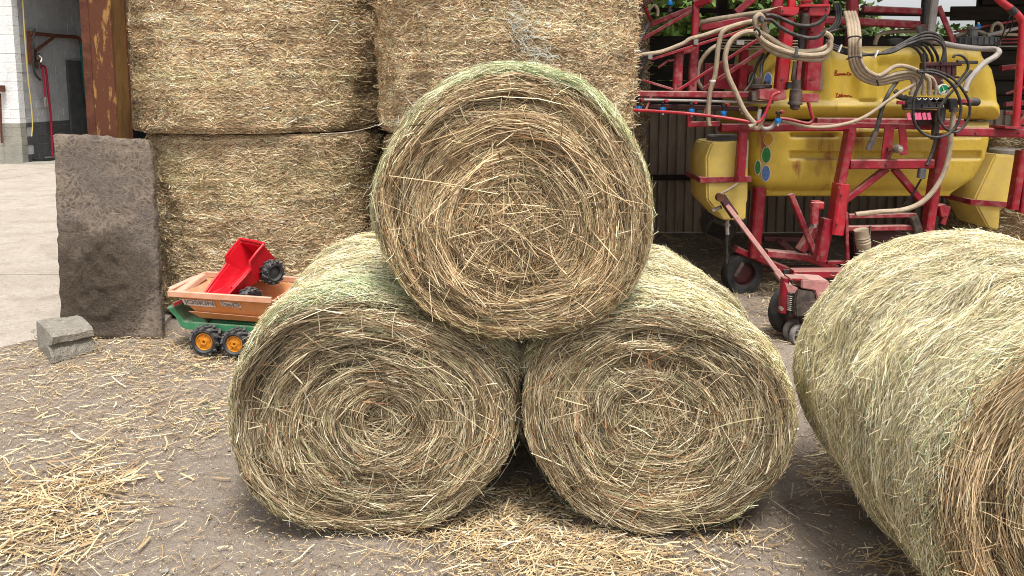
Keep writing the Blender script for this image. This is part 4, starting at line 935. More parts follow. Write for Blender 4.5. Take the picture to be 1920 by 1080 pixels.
# ---- boom lattice on the near side
YO = 5.46
for nm, a, b, wp, Y, Y2, m in [
    ('boom_beam', (1193, 176), (1428, 178), 12, YO, YM, 'red_worn'), ('boom_tube', (1215, 199), (1420, 204), 9, YO + .08, YO, 'maroon'),
    ('boom_rail', (1214, 106), (1440, 32), 5.5, YO, YO - .05, 'red'), ('boom_rail', (1222, 111), (1440, 43), 5.5, YO - .03, YO - .07, 'red'),
    ('boom_arm', (1210, 50), (1316, 8), 10, 5.75, 5.7, 'red_worn'), ('boom_arm', (1186, 84), (1302, 18), 7, 5.7, 5.65, 'red_worn'), ('boom_arm', (1190, 21), (1236, -8), 5, 5.6, 5.6, 'maroon'),
    ('boom_link', (1208, 12), (1221, 40), 4.5, 5.62, 5.7, 'red'), ('boom_beam', (1314, 52), (1466, 27), 14, 5.62, 5.5, 'red'),
    ('boom_post', (1305, 8), (1302, 72), 12, 5.56, 5.56, 'red'), ('boom_head', (1304, 8), (1332, -2), 14, 5.56, 5.5, 'red'),
    ('boom_post', (1273, 94), (1269, 172), 16, YO + .03, YO + .03, 'red_worn'), ('boom_post', (1302, 84), (1297, 172), 15, YO + .06, YO + .06, 'red_worn'), ('boom_gusset', (1270, 99), (1303, 93), 10, YO + .04, YO + .05, 'red_worn'),
    ('boom_brace', (1270, 170), (1434, 66), 5.5, YO - .02, YO - .08, 'red'), ('boom_brace', (1318, 168), (1446, 84), 8, YO + .10, YO, 'red_worn'),
    ('boom_brace', (1204, 150), (1262, 168), 4.5, YO + .02, YO + .02, 'red_worn'), ('boom_brace', (1234, 127), (1252, 114), 4, YO + .02, YO + .02, 'red_worn'), ('boom_brace', (1250, 114), (1266, 113), 4, YO + .02, YO + .02, 'red_worn'),
    ('boom_panel', (1320, 142), (1410, 146), 46, 5.78, 5.78, 'red'), ('boom_post', (1396, 84), (1390, 168), 15, 5.7, 5.7, 'red'), ('boom_post', (1314, 110), (1313, 165), 9, 5.7, 5.7, 'maroon'),
    ('boom_plate', (1380, 24), (1414, -4), 13, 5.6, 5.6, 'red'), ('boom_bracket', (1291, 208), (1292, 238), 7, YO - .1, YO - .1, 'red'), ('boom_bracket', (1292, 233), (1348, 232), 10, YO - .08, YO - .05, 'red'),
    ('boom_stay', (1222, 178), (1211, 206), 4, YO - .08, YO - .1, 'red_worn'), ('boom_stay', (1328, 188), (1320, 215), 4.5, YO - .08, YO - .1, 'red_worn'),
    ('folding_joint', (1188, 116), (1212, 96), 14, YO + .05, YO + .05, 'black'), ('folding_joint', (1194, 86), (1216, 44), 7, 5.6, 5.7, 'black'), ('folding_joint', (1196, 140), (1216, 100), 6, YO + .04, YO + .04, 'black'), 
    ('folding_joint', (1199, 190), (1201, 118), 5, YO + .06, YO + .06, 'black'), ('folding_joint', (1188, 148), (1206, 158), 4, YO + .05, YO + .05, 'black'), ('folding_joint', (1193, 184), (1238, 184), 5, YO + .05, YO + .05, 'black')]:
    d_ = .02 if nm == 'boom_panel' else None
    rb(nm, a, b, wp, Y, d_, m, Y2)
for y in (75, 80, 86, 91): hs('spray_line', [(1350, y, 5.66), (1390, y + 1, 5.66), (1500, y + 2, 5.68)], 1.5, 5.66, 'hose_tan')
plate('hose_clamp', [(1382, 75), (1396, 75), (1396, 84), (1382, 84)], 5.6, .03, 'white', .002)
for x, y in ((1305, 78), (1219, 105), (1416, 33)): plate('clip', [(x - 4, y - 4), (x + 5, y - 5), (x + 4, y + 7), (x - 4, y + 6)], YO - .07, .06, 'grey_steel', .003)
hs('guard_tube', [(1176, 206), (1220, 208), (1290, 213), (1360, 221), (1412, 229), (1425, 227), (1434, 215), (1444, 190), (1450, 178), (1462, 173)], 3, YM - .16, 'red_bright')
hs('guard_tube', [(1515, 190), (1521, 212), (1524, 224), (1517, 231), (1505, 230), (1480, 224), (1462, 222)], 3, YM - .12, 'red')
hs('spray_pipe', [(1196, 187), (1300, 189), (1380, 191), (1450, 192)], 2.6, YO - .1, 'hose_grey')
def nozzle(x, y, Y, up=False):
    k = pxm(Y); s = -1 if up else 1; t = MB(); o_ = P(x, y, Y)
    t.lathe([(4.6 * k, 0), (5.2 * k, .004), (5.2 * k, .02), (4.2 * k, .024), (4.2 * k, .034)], o_, (0, 0, -s), 10); t.bar(o_ + Vector((-5.5 * k, 0, -s * .010)), o_ + Vector((5.5 * k, 0, -s * .010)), .012)
    b = t.build('nozzle', M['blue'], SP, True)
    MB().lathe([(3 * k, 0), (3 * k, .03), (5 * k, .03), (5 * k, .048), (0, .05)], o_, (0, 0, s), 10).build('nozzle_body', M['black'], b, True)
    if not up: MB().lathe([(3.2 * k, 0), (3.2 * k, .035), (0, .036)], o_ + Vector((.012, -.01, .045)), (.2, -1, 0), 10).build('check_valve', M['red'], b, True)
    MB().lathe([(2.2 * k, 0), (1.6 * k, .02)], o_ + Vector((0, 0, -s * .034)), (0, 0, -s), 8).build('nozzle_tip', M['white'], b, True)
for x, y, Y in ((1198, 199, YO - .12), (1243, 201, YO - .12), (1297, 204, YO - .13), (1357, 208, YO - .14), (1432, 213, YO - .02), (1459, 222, YM - .14)): nozzle(x, y, Y)
nozzle(1256, 10, 5.6, True); nozzle(1834, 54, 6.2, True)
for x, y, Y in ((1573, 352, YF - .17), (1577, 366, YF - .17), (1569, 420, YF - .17), (1598, 250, YF - .14), (1600, 308, YF - .135), (1742, 307, YF - .135), (1662, 309, YF - .135), (1760, 252, YF - .14), (1389, 252, YF - .16), (1386, 332, YF - .16), (1540, 480, YF - .13), (1500, 512, YF - .41), (1560, 511, YF - .41),
                (1470, 60, YM - .05), (1466, 150, YM - .05), (1524, 60, YM), (1520, 150, YM), (1274, 104, YO - .02), (1271, 160, YO - .02), (1300, 160, YO), (1468, 20, YM - .105), (1550, 18, YM - .085), (1306, 232, YO - .12), (1830, 250, YF - .055), (1910, 250, YF - .055)):
    MB().lathe([(.008, 0), (.0085, .006), (.007, .008), (.005, .008), (.005, .012), (0, .012)], P(x, y, Y), (0, -1, 0), 6).build('bolt_head', M['grease'], SP)
# ---- hoses
hs('boom_hose', [(1178, 118, 5.55), (1200, 104), (1240, 97), (1280, 82), (1294, 73), (1320, 66), (1350, 56), (1380, 47), (1424, 37)], 4, YO - .04, 'hose_tan')
hs('boom_hose', [(1312, 42, 5.6), (1340, 36, 5.58), (1380, 30, 5.56), (1420, 24, 5.5), (1468, 16, 5.4)], 4.6, 5.5, 'hose_tan')
hs('boom_hose', [(1330, 236), (1328, 222), (1331, 175), (1341, 140), (1346, 95), (1352, 66), (1362, 55), (1384, 46), (1420, 38)], 4.6, YO - .18, 'hose_tan')
hs('boom_hose', [(1404, 238), (1414, 232), (1406, 222), (1394, 205), (1378, 170), (1364, 138), (1360, 105), (1370, 78), (1392, 62), (1418, 60), (1438, 68), (1470, 88), (1496, 96), (1530, 95), (1552, 86), (1558, 72), (1550, 63), (1540, 64)], 5, YM - .16, 'hose_tan')
hs('coiled_hose', [(1417, 60), (1430, 76), (1455, 90), (1490, 101), (1520, 104), (1545, 101), (1556, 92), (1557, 78)], 5, YM - .18, 'hose_tan')
hs('coiled_hose', [(1420, 64), (1434, 86), (1458, 101), (1492, 108), (1524, 112), (1542, 111), (1548, 100)], 5, YM - .16, 'hose_tan')
hs('coiled_hose', [(1424, 66), (1418, 50), (1416, 36), (1424, 28), (1431, 38), (1434, 54), (1440, 62)], 5.2, YM - .15, 'hose_tan')
hs('boom_hose', [(1318, 168, 5.6), (1308, 150, 5.6), (1312, 120, 5.6), (1330, 95, 5.58), (1345, 85, 5.6)], 4, 5.6, 'hose_tan')
hs('hose_loop', [(1425, 205), (1422, 225), (1430, 240), (1444, 240), (1454, 230), (1458, 222)], 3.8, YM - .1, 'hose_grey')
hs('boom_hose', [(1398, 208), (1402, 222), (1412, 238), (1422, 240), (1428, 226)], 4, YM - .12, 'hose_tan')
for x, y in ((1416, 60), ): MB().tube([P(1414, 57, YM - .2), P(1419, 54, YM - .23), P(1424, 60, YM - .23), P(1424, 67, YM - .2)], .008, 6).build('cable_tie', M['black'], SP, True)
plate('cable_tie', [(1494, 88), (1498, 88), (1495, 108), (1490, 108)], YM - .225, .02, 'dark_lid', 0); plate('cable_tie', [(1488, 104), (1499, 104), (1499, 107), (1487, 107)], YM - .23, .02, 'black', 0)
for x, y in ((1336, 153), (1392, 207), (1396, 214)): MB().lathe([(.022, 0), (.022, .012)], P(x, y, YM - .13), (0, 0, 1), 12).build('hose_clip', M['white'], SP, True)
hs('hydraulic_hose', [(1436, 29), (1450, 29), (1470, 37), (1495, 47), (1520, 48), (1540, 40), (1549, 28)], 3.6, YM - .2, 'hose_black')
hs('hydraulic_hose', [(1434, 38), (1446, 38), (1464, 52), (1490, 65), (1515, 71), (1535, 69), (1546, 58)], 3.6, YM - .2, 'hose_black')
plate('hose_coupling', [(1425, 30), (1433, 30), (1432, 41), (1427, 40)], YM - .22, .05, 'dark_lid', .004)
for k in range(4):                                                   # bundle of four tan hoses down to the section valves
    o = k * 7.2
    hs('section_hose', [(1584 + o * .8, 22, 5.5), (1590 + o * .85, 45, 5.45), (1594 + o * .8, 75), (1594 + o * .85, 108), (1601 + o * 1.0, 132 - o * .12), (1616 + o * .9, 148 - o * .45), (1646 + o * .2, 157 - o * .72), (1682, 150 - o * .85 - (8 if k == 3 else 0)), (1704 + o * .45, 146 - o * .75), (1712 + o * 1.3, 154 - o * .3), (1710 + o * 1.5, 178)], 4.1, 5.36 - .012 * k, 'hose_tan')
hs('section_hose', [(1690, 146), (1724, 140), (1746, 146), (1754, 160), (1756, 178)], 3.4, 5.36, 'hose_tan')
for x, y, q in ((1600, 70, 13), (1601, 108, 13)):
    MB().tube([P(x - 13, y + 3, 5.34), P(x - 4, y - 1, 5.27), P(x + 8, y - 2, 5.27), P(x + 16, y + 1, 5.34)], .006, 6).build('cable_tie', M['black'], SP, True)
MB().tube([P(1646, 142, 5.3), P(1644, 150, 5.27), P(1647, 160, 5.3)], .006, 6).build('cable_tie', M['black'], SP, True)
hs('suction_hose', [(1716, 158), (1690, 172), (1658, 194), (1630, 214), (1600, 228), (1560, 237), (1520, 238), (1490, 232), (1466, 226)], 3.2, 5.3, 'hose_tan')
for k in range(3):
    hs('black_hose', [(1548, 76 + 4 * k, 5.5), (1572, 88 + 4 * k), (1606, 98 + 3 * k), (1640, 103 - k), (1672, 92 + 3 * k), (1705, 74 + 4 * k), (1735, 61 + 6 * k), (1758, 66 + 5 * k), (1770, 84 + 4 * k), (1773 - 4 * k, 118)], 2.6, 5.46 - .02 * k, 'hose_black')
for k in range(3):
    hs('black_hose', [(1563 + 5 * k, 5, 5.6), (1568 + 4 * k, 25, 5.6), (1565 + 5 * k, 44, 5.58), (1548 + 4 * k, 60 + 2 * k, 5.55)], 2.3, 5.58, 'hose_black')
hs('black_hose', [(1545, 64, 5.52), (1570, 56, 5.52), (1590, 50, 5.6)], 2.4, 5.5, 'hose_black')
for k in range(4):
    hs('valve_hose', [(1655 + 12 * k, 98 - 3 * k), (1690 + 11 * k, 86 - 2 * k), (1712 + 10 * k, 88 - 2 * k), (1726 + 10 * k, 102), (1729 + 10 * k, 116)], 2.6, 5.5, 'hose_black')
for x, y in ((1574, 90), (1642, 100)): rb('cable_tie', (x + 4, y - 6), (x - 2, y + 8), 2.6, 5.39, .02, 'white')
hs('hose_grey_pipe', [(1722, 76, 5.7), (1745, 76, 5.66), (1790, 86, 5.6), (1835, 91, 5.56), (1864, 92, 5.5), (1873, 97, 5.45), (1866, 106, 5.44), (1846, 118, 5.42), (1828, 136, 5.4), (1815, 154, 5.38), (1809, 172, 5.36)], 5.2, 5.5, 'hose_grey')
hs('cable', [(1898, 22, 5.5), (1890, 40, 5.5), (1882, 60, 5.6), (1872, 84, 5.7)], 1.2, 5.5, 'hose_black'); hs('cable', [(1900, 26, 5.5), (1898, 46, 5.52), (1886, 66, 5.6), (1862, 84, 5.7)], 1.2, 5.5, 'hose_black')
# lower section-valve block
YV = 5.34
vb = MB()
for k in range(5):
    x = 1701 + k * 14; vb.prism([P(x, 180 + k, YV), P(x + 12.5, 181 + k * .6, YV), P(x + 12.5, 201 - k * .5, YV), P(x + 9, 206 - k, YV), P(x + 2, 206 - k, YV), P(x, 202, YV)], (0, .08, 0))
vb.bar(P(1695, 192, YV + .03), P(1790, 190, YV + .03), .045, .06).bar(P(1694, 205, YV + .01), P(1770, 202, YV + .01), .012, .03)
vb.build('section_valve_block', M['black'], SP, bevel=.003)
rb('valve_handle', (1682, 192), (1696, 193), 7, YV - .02, .02, 'red'); MB().tube([P(1682, 180, YV), P(1692, 184, YV), P(1700, 181, YV)], .018, 8).build('valve_inlet', M['black'], SP, True)
rb('valve_inlet', (1678, 170), (1690, 182), 8, YV, None, 'grease')
MB().lathe([(.022, 0), (.022, .10), (.03, .10), (.03, .17), (.022, .18), (0, .18)], P(1788, 191, YV), (1, 0, 0), 14).build('filter_housing', M['black'], SP, True)
rb('filter_band', (1797, 189), (1822, 190), 7, YV - .035, .012, 'red'); plate('valve_body', [(1780, 185), (1796, 185), (1797, 204), (1782, 206)], YV - .03, .08, 'black', .005)
for k, x in enumerate((1703, 1716, 1723, 1732, 1741)):
    plate('valve_tab', [(x - 3, 212), (x + 3.2, 211), (x + 6, 224), (x - .5, 225)], YV + .0, .008, 'pink_tab', 0)
for k in range(5): MB().lathe([(.016, 0), (.016, .02), (.02, .02), (.02, .028)], P(1708 + k * 11.5, 179, YV + .02), (0, 0, 1), 10).build('hose_collar', M['steel'], SP, True)
for k in range(4): MB().tube([P(1720 + k * 11, 184, YV - .012), P(1723 + k * 11, 187, YV - .02), P(1727 + k * 11, 184, YV - .012)], .003, 5).build('spring_clip', M['white'], SP, True)
pg = MB().lathe([(.034, .03), (.038, .03), (.040, .0), (.037, -.006), (.034, -.006), (.034, .0), (0, .0)], P(1769.5, 168, YV), (.05, 1, -.05), 24, False).build('pressure_gauge', M['white'], SP, True)
disc('gauge_dial', (1769.5, 167.5), 7.6, 7.6, YV - .004, .004, 'green_dial', pg)
MB().bar(P(1770, 170, YV - .008), P(1767, 162, YV - .008), .004, .003).prism([P(1769, 170, YV - .007), P(1775, 169, YV - .007), P(1771, 175, YV - .007), P(1766, 174, YV - .007)], (0, .003, 0)).build('gauge_needle', M['label_white'], pg)
plate('gauge_mount', [(1743, 146), (1768, 146), (1766, 170), (1748, 168)], YV + .06, .01, 'maroon', 0)
hs('gauge_pipe', [(1769, 160), (1768, 153), (1764, 150)], 1, YV, 'steel')
# upper valve block
ub = MB()
for k in range(6): ub.prism([P(1733 + k * 10.4, 120, YV + .1), P(1742 + k * 10.4, 120, YV + .1), P(1743 + k * 10.2, 142, YV + .1), P(1734 + k * 10.2, 141, YV + .1)], (0, .07, 0))
ub.bar(P(1728, 121, YV + .12), P(1800, 120, YV + .12), .03, .06).bar(P(1740, 143, YV + .12), P(1796, 145, YV + .12), .016, .05)
ub.build('hydraulic_valve_block', M['maroon'], SP, bevel=.003)
rb('valve_spool', (1794, 116), (1832, 117), 6, YV + .1, None, 'black')
hs('valve_hose', [(1787, 108), (1792, 103), (1804, 105), (1814, 116), (1814, 130), (1802, 146), (1790, 158), (1778, 166)], 2.4, YV - .02, 'hose_black')
hs('black_hose', [(1732, 100), (1733, 130), (1728, 150), (1716, 178), (1712, 205), (1715, 230), (1728, 248), (1748, 257), (1772, 254), (1792, 238), (1801, 214), (1800, 188), (1788, 162), (1768, 144), (1745, 136), (1720, 135)], 2.7, YV - .12, 'hose_black')
hs('black_hose', [(1720, 133), (1750, 132), (1784, 146), (1806, 170), (1818, 196), (1816, 222), (1804, 240), (1790, 248), (1774, 242), (1762, 226), (1760, 208), (1768, 192), (1790, 166), (1806, 150), (1822, 132)], 2.5, YV - .08, 'hose_black')
hs('supply_pipe', [(1788, 202), (1787, 222), (1783, 250), (1779, 290), (1769, 326), (1750, 358), (1724, 382), (1690, 394), (1650, 397), (1604, 402)], 4.8, YV - .03, 'hose_tan')
MB().lathe([(.03, 0), (.03, .03)], P(1788, 210, YV - .03), (0, 0, 1), 14).build('pipe_collar', M['grease'], SP, True)
rb('valve_post', (1757, 208), (1752, 262), 10, YV + .1, .05, 'grease'); rb('valve_post', (1767, 202), (1764, 228), 9, YV + .05, .05, 'dark_lid')
plate('valve_mount', [(1716, 206), (1760, 206), (1758, 234), (1722, 236)], YV + .12, .012, 'maroon', 0)
hs('black_hose', [(1682, 152, 5.4), (1668, 172), (1655, 200), (1648, 226), (1643, 246)], 4, 5.32, 'hose_black')
MB().tube([P(1642, 246, 5.32), P(1638, 258, 5.32), P(1634, 268, 5.32)], .020, 10, 1).lathe([(.025, 0), (.025, .03)], P(1637, 262, 5.32), (-.3, 0, -1), 8).tube([P(1634, 266, 5.32), P(1628, 282, 5.32)], .026, 8, 1).build('hose_coupling', M['grease'], SP, True)
hs('cable', [(1758, 250, 5.4), (1748, 285, 5.4), (1738, 310, 5.38)], 3.2, 5.38, 'hose_black'); plate('plug', [(1726, 316), (1738, 316), (1736, 336), (1723, 334)], 5.38, .04, 'dark_lid', .004)
hs('cable', [(1727, 336, 5.4), (1710, 365, 5.45), (1694, 386, 5.48)], 1.8, 5.4, 'hose_black')
# right-hand tube frame
hs('tube_frame', [(1862, -14), (1876, 2), (1900, 20), (1914, 36), (1917, 54), (1912, 130), (1904, 238)], 6.6, 5.44, 'red_bright', n=12)
MB().lathe([(.029, 0), (.029, .055)], P(1893, 15, 5.44), (.75, 0, -.66), 14).build('rubber_sleeve', M['black'], SP, True)
plate('frame_foot', [(1884, 236), (1926, 238), (1926, 243), (1884, 241)], 5.36, .18, 'red', .002)
rb('frame_brace', (1908, 236), (1932, 206), 6, 5.44, .03, 'red')
for a, b, wp, Y, m in [((1790, 60), (1930, 34), 3.5, 6.3, 'red'), ((1850, 66), (1930, 48), 6, 6.1, 'hose_grey'), ((1800, 62), (1930, 66), 5, 6.3, 'hose_tan'), ((1870, 74), (1930, 73), 3, 6.4, 'red'), ((1870, 80), (1930, 79), 3, 6.4, 'red'), ((1870, 87), (1930, 87), 2.4, 6.4, 'hose_grey'), ((1876, 128), (1930, 122), 10, 6.5, 'red_worn'), ((1884, 196), (1930, 192), 9, 6.4, 'red_worn'), ((1884, 212), (1930, 210), 7, 6.4, 'red_worn'), ((1886, 176), (1930, 160), 4, 6.4, 'red_worn')]:
    rb('rear_boom_tube', a, b, wp, Y, None, m)
hs('boom_hose', [(1790, 68, 6.2), (1815, 62, 6.2), (1835, 60, 6.2), (1848, 66, 6.2), (1838, 74, 6.2)], 4, 6.2, 'hose_tan'); hs('boom_hose', [(1858, 62, 6.25), (1862, 48, 6.25), (1872, 43, 6.25), (1879, 52, 6.25), (1876, 66, 6.25)], 3, 6.25, 'hose_tan')
hs('boom_hose', [(1640, 84, 5.95), (1648, 66, 5.95), (1672, 60, 5.95), (1716, 58, 5.95)], 4, 5.95, 'hose_tan')
hs('boom_hose', [(1215, 20, 5.66), (1226, 10, 5.66), (1233, 18, 5.66), (1233, 30, 5.66)], 3, 5.66, 'hose_tan')
MB().lathe([(.04, 0), (.06, .04), (.03, .05)], P(1678, 84, 5.95), (0, 0, 1), 16).build('float_cap', M['dark_lid'], SP, True)
# drive shaft tucked under the machine
MB().lathe([(.03, 0), (.035, .05), (.05, .06), (.055, .10), (.048, .11), (.055, .12), (.048, .13), (.055, .14), (.05, .15), (.052, .2)], P(1622, 478, YF - .1), (-.25, -.1, 1), 16).build('drive_shaft', M['hose_tan'], SP, True)
hs('chain', [(1632, 424), (1631, 440), (1630, 460)], 2, YF - .1, 'grease'); plate('rear_gearbox', [(1600, 440), (1700, 440), (1690, 500), (1606, 500)], YF + .3, .2, 'maroon', .01)

# grimy crate and boards on the shed floor behind the hopper
ck = [(1318, 440), (1334, 410), (1374, 424), (1384, 432), (1366, 460), (1360, 462)]
cr_ = MB().prism([P(x, y, 6.9) for x, y in ck], (.05, .38, .06)).build('crate', M['crate'], None, bevel=.012); tag(cr_, 'grimy grey plastic crate lying tipped on the shed floor behind the left hopper', 'crate')
cr_in = MB().prism([P(x, y, 6.89) for x, y in ((1326, 438), (1337, 417), (1366, 428), (1358, 452))], (0, .02, 0)).build('crate_side', M['board'], cr_)

# ================================================================== SLAB, BLOCK
so = G(205, 634); sn = Vector((.05, -1, .135)).normalized()
sc_px = [(x * .30 + (100 + (y - 251) * .033 if x < 115 else 281 + (y - 262) * .062 if x > 276 else x) * .70, y) for x, y in [(97,256),(110,251),(160,252),(200,255),(232,261),(258,259),(276,264),(282,282),(285,305),(287,330),(291,352),(288,378),(293,400),(290,425),(296,450),(293,480),(299,505),(297,535),(301,560),(303,590),(304,622),(305,638),(250,637),(190,636),(150,634),(113,632),(111,600),(113,575),(108,550),(110,525),(106,500),(108,470),(103,440),(104,410),(101,380),(103,350),(99,320),(101,300),(97,280)]]
def slab():
    t = thing('stone_slab', 'tall dark mottled stone slab leaning on the rusty column', 'slab', so)
    c3 = [PP(x, y, so, sn) for x, y in sc_px]; q = []
    for i in range(len(c3)):
        a, b = c3[i], c3[(i + 1) % len(c3)]; m_ = max(1, int((b - a).length / .03))
        for k in range(m_): q.append(a.lerp(b, k / m_) + Vector((rng.normal(0, .003), 0, rng.normal(0, .003))))
    n = len(q); mid = sum(q, Vector()) / n; rings = 34; mc = P(185, 530, 4.75); V = []; F = []
    back = -sn * .055
    for r in range(rings + 1):
        f_ = 1 - r / rings
        for i, p in enumerate(q):
            pp = mid.lerp(p, max(f_, .02)); mk = max(0, 1 - ((pp.x - mc.x) ** 2 / .05 + (pp.z - mc.z) ** 2 / .09)); e_ = .006 * mnoise.fractal(pp * 6, 1, 2, 4) + .004 * mnoise.noise(pp * 22) + (.010 + .016 * mnoise.fractal(pp * 16, .9, 2, 5)) * min(1, mk * 2)
            V.append(pp + sn * (e_ - (.012 if r == 0 else 0)))
    for i, p in enumerate(q): V.append(p + back * (.5 + rng.normal(0, .08)) + Vector((rng.normal(0, .006), 0, rng.normal(0, .004))))
    for i, p in enumerate(q): V.append(p + back)
    for r in range(rings):
        for i in range(n): F.append((r * n + i, r * n + (i + 1) % n, (r + 1) * n + (i + 1) % n, (r + 1) * n + i))
    F.append(tuple(rings * n + i for i in range(n)))
    b0 = (rings + 1) * n; b1 = b0 + n
    for i in range(n):
        j = (i + 1) % n; F.append((i, b0 + i, b0 + j, j)); F.append((b0 + i, b1 + i, b1 + j, b0 + j))
    F.append(tuple(b1 + i for i in range(n - 1, -1, -1)))
    obj('stone', fix(mesh(V, F)), M['slab'], t, True).data.set_sharp_from_angle(angle=rad(50))
slab()
def rough_block():
    base = [G(97, 682), G(177, 659), G(168, 640), G(72, 652)]
    A, B_, C_, D_ = base; U = (B_ - A); Wv = (D_ - A)
    prof = [(0, 0), (.0, .45), (.05, .5), (-.01, .62), (-.02, .93), (.02, 1.0)]                # front face with its ledge
    b = bmesh.new(); h = .175; nu = 22; grid = []
    for i in range(nu + 1):
        f_ = i / nu; row = []
        for (d_, z) in [(0, 0), (.0, .2), (.02, .42), (.08, .52), (.10, .58), (-.02, .66), (-.04, .92), (.02, 1.0), (.35, 1.03), (.7, 1.0), (1.0, .97), (1.0, .5), (1.0, 0)]:
            p = A + U * (f_ * (1.0 if z < .6 else .98)) + Wv * d_ + Vector((0, 0, h * z * (1 - .12 * f_ - .0)))
            nv = mnoise.noise_vector(p * 14) * .009 + mnoise.noise_vector(p * 45) * .004; end = .03 * (mnoise.noise(Vector((3, z * 4, d_ * 3)))) * (1 if i in (0, nu) else 0)
            row.append(b.verts.new(p + Vector((nv.x + end, nv.y, nv.z if z > 0 else 0))))
        grid.append(row)
    for i in range(nu):
        for k in range(12): b.faces.new((grid[i][k], grid[i + 1][k], grid[i + 1][k + 1], grid[i][k + 1]))
    b.faces.new(grid[0]); b.faces.new(grid[-1][::-1])
    bmesh.ops.recalc_face_normals(b, faces=b.faces); me = bpy.data.meshes.new('m'); b.to_mesh(me); b.free()
    tag(obj('concrete_block', me, M['block']), 'broken grey concrete block with a ledge lying before the stone slab', 'block')
rough_block()
fs_ = MB().prism([G(72, 634, .03), G(104, 626, .03), G(140, 620, .03), G(128, 614, .03), G(80, 616, .03), G(62, 626, .03)], (0, 0, -.04)).build('flat_stone', M['concrete'], None, bevel=.008)
tag(fs_, 'flat pale stone lying behind the broken concrete block', 'stone')

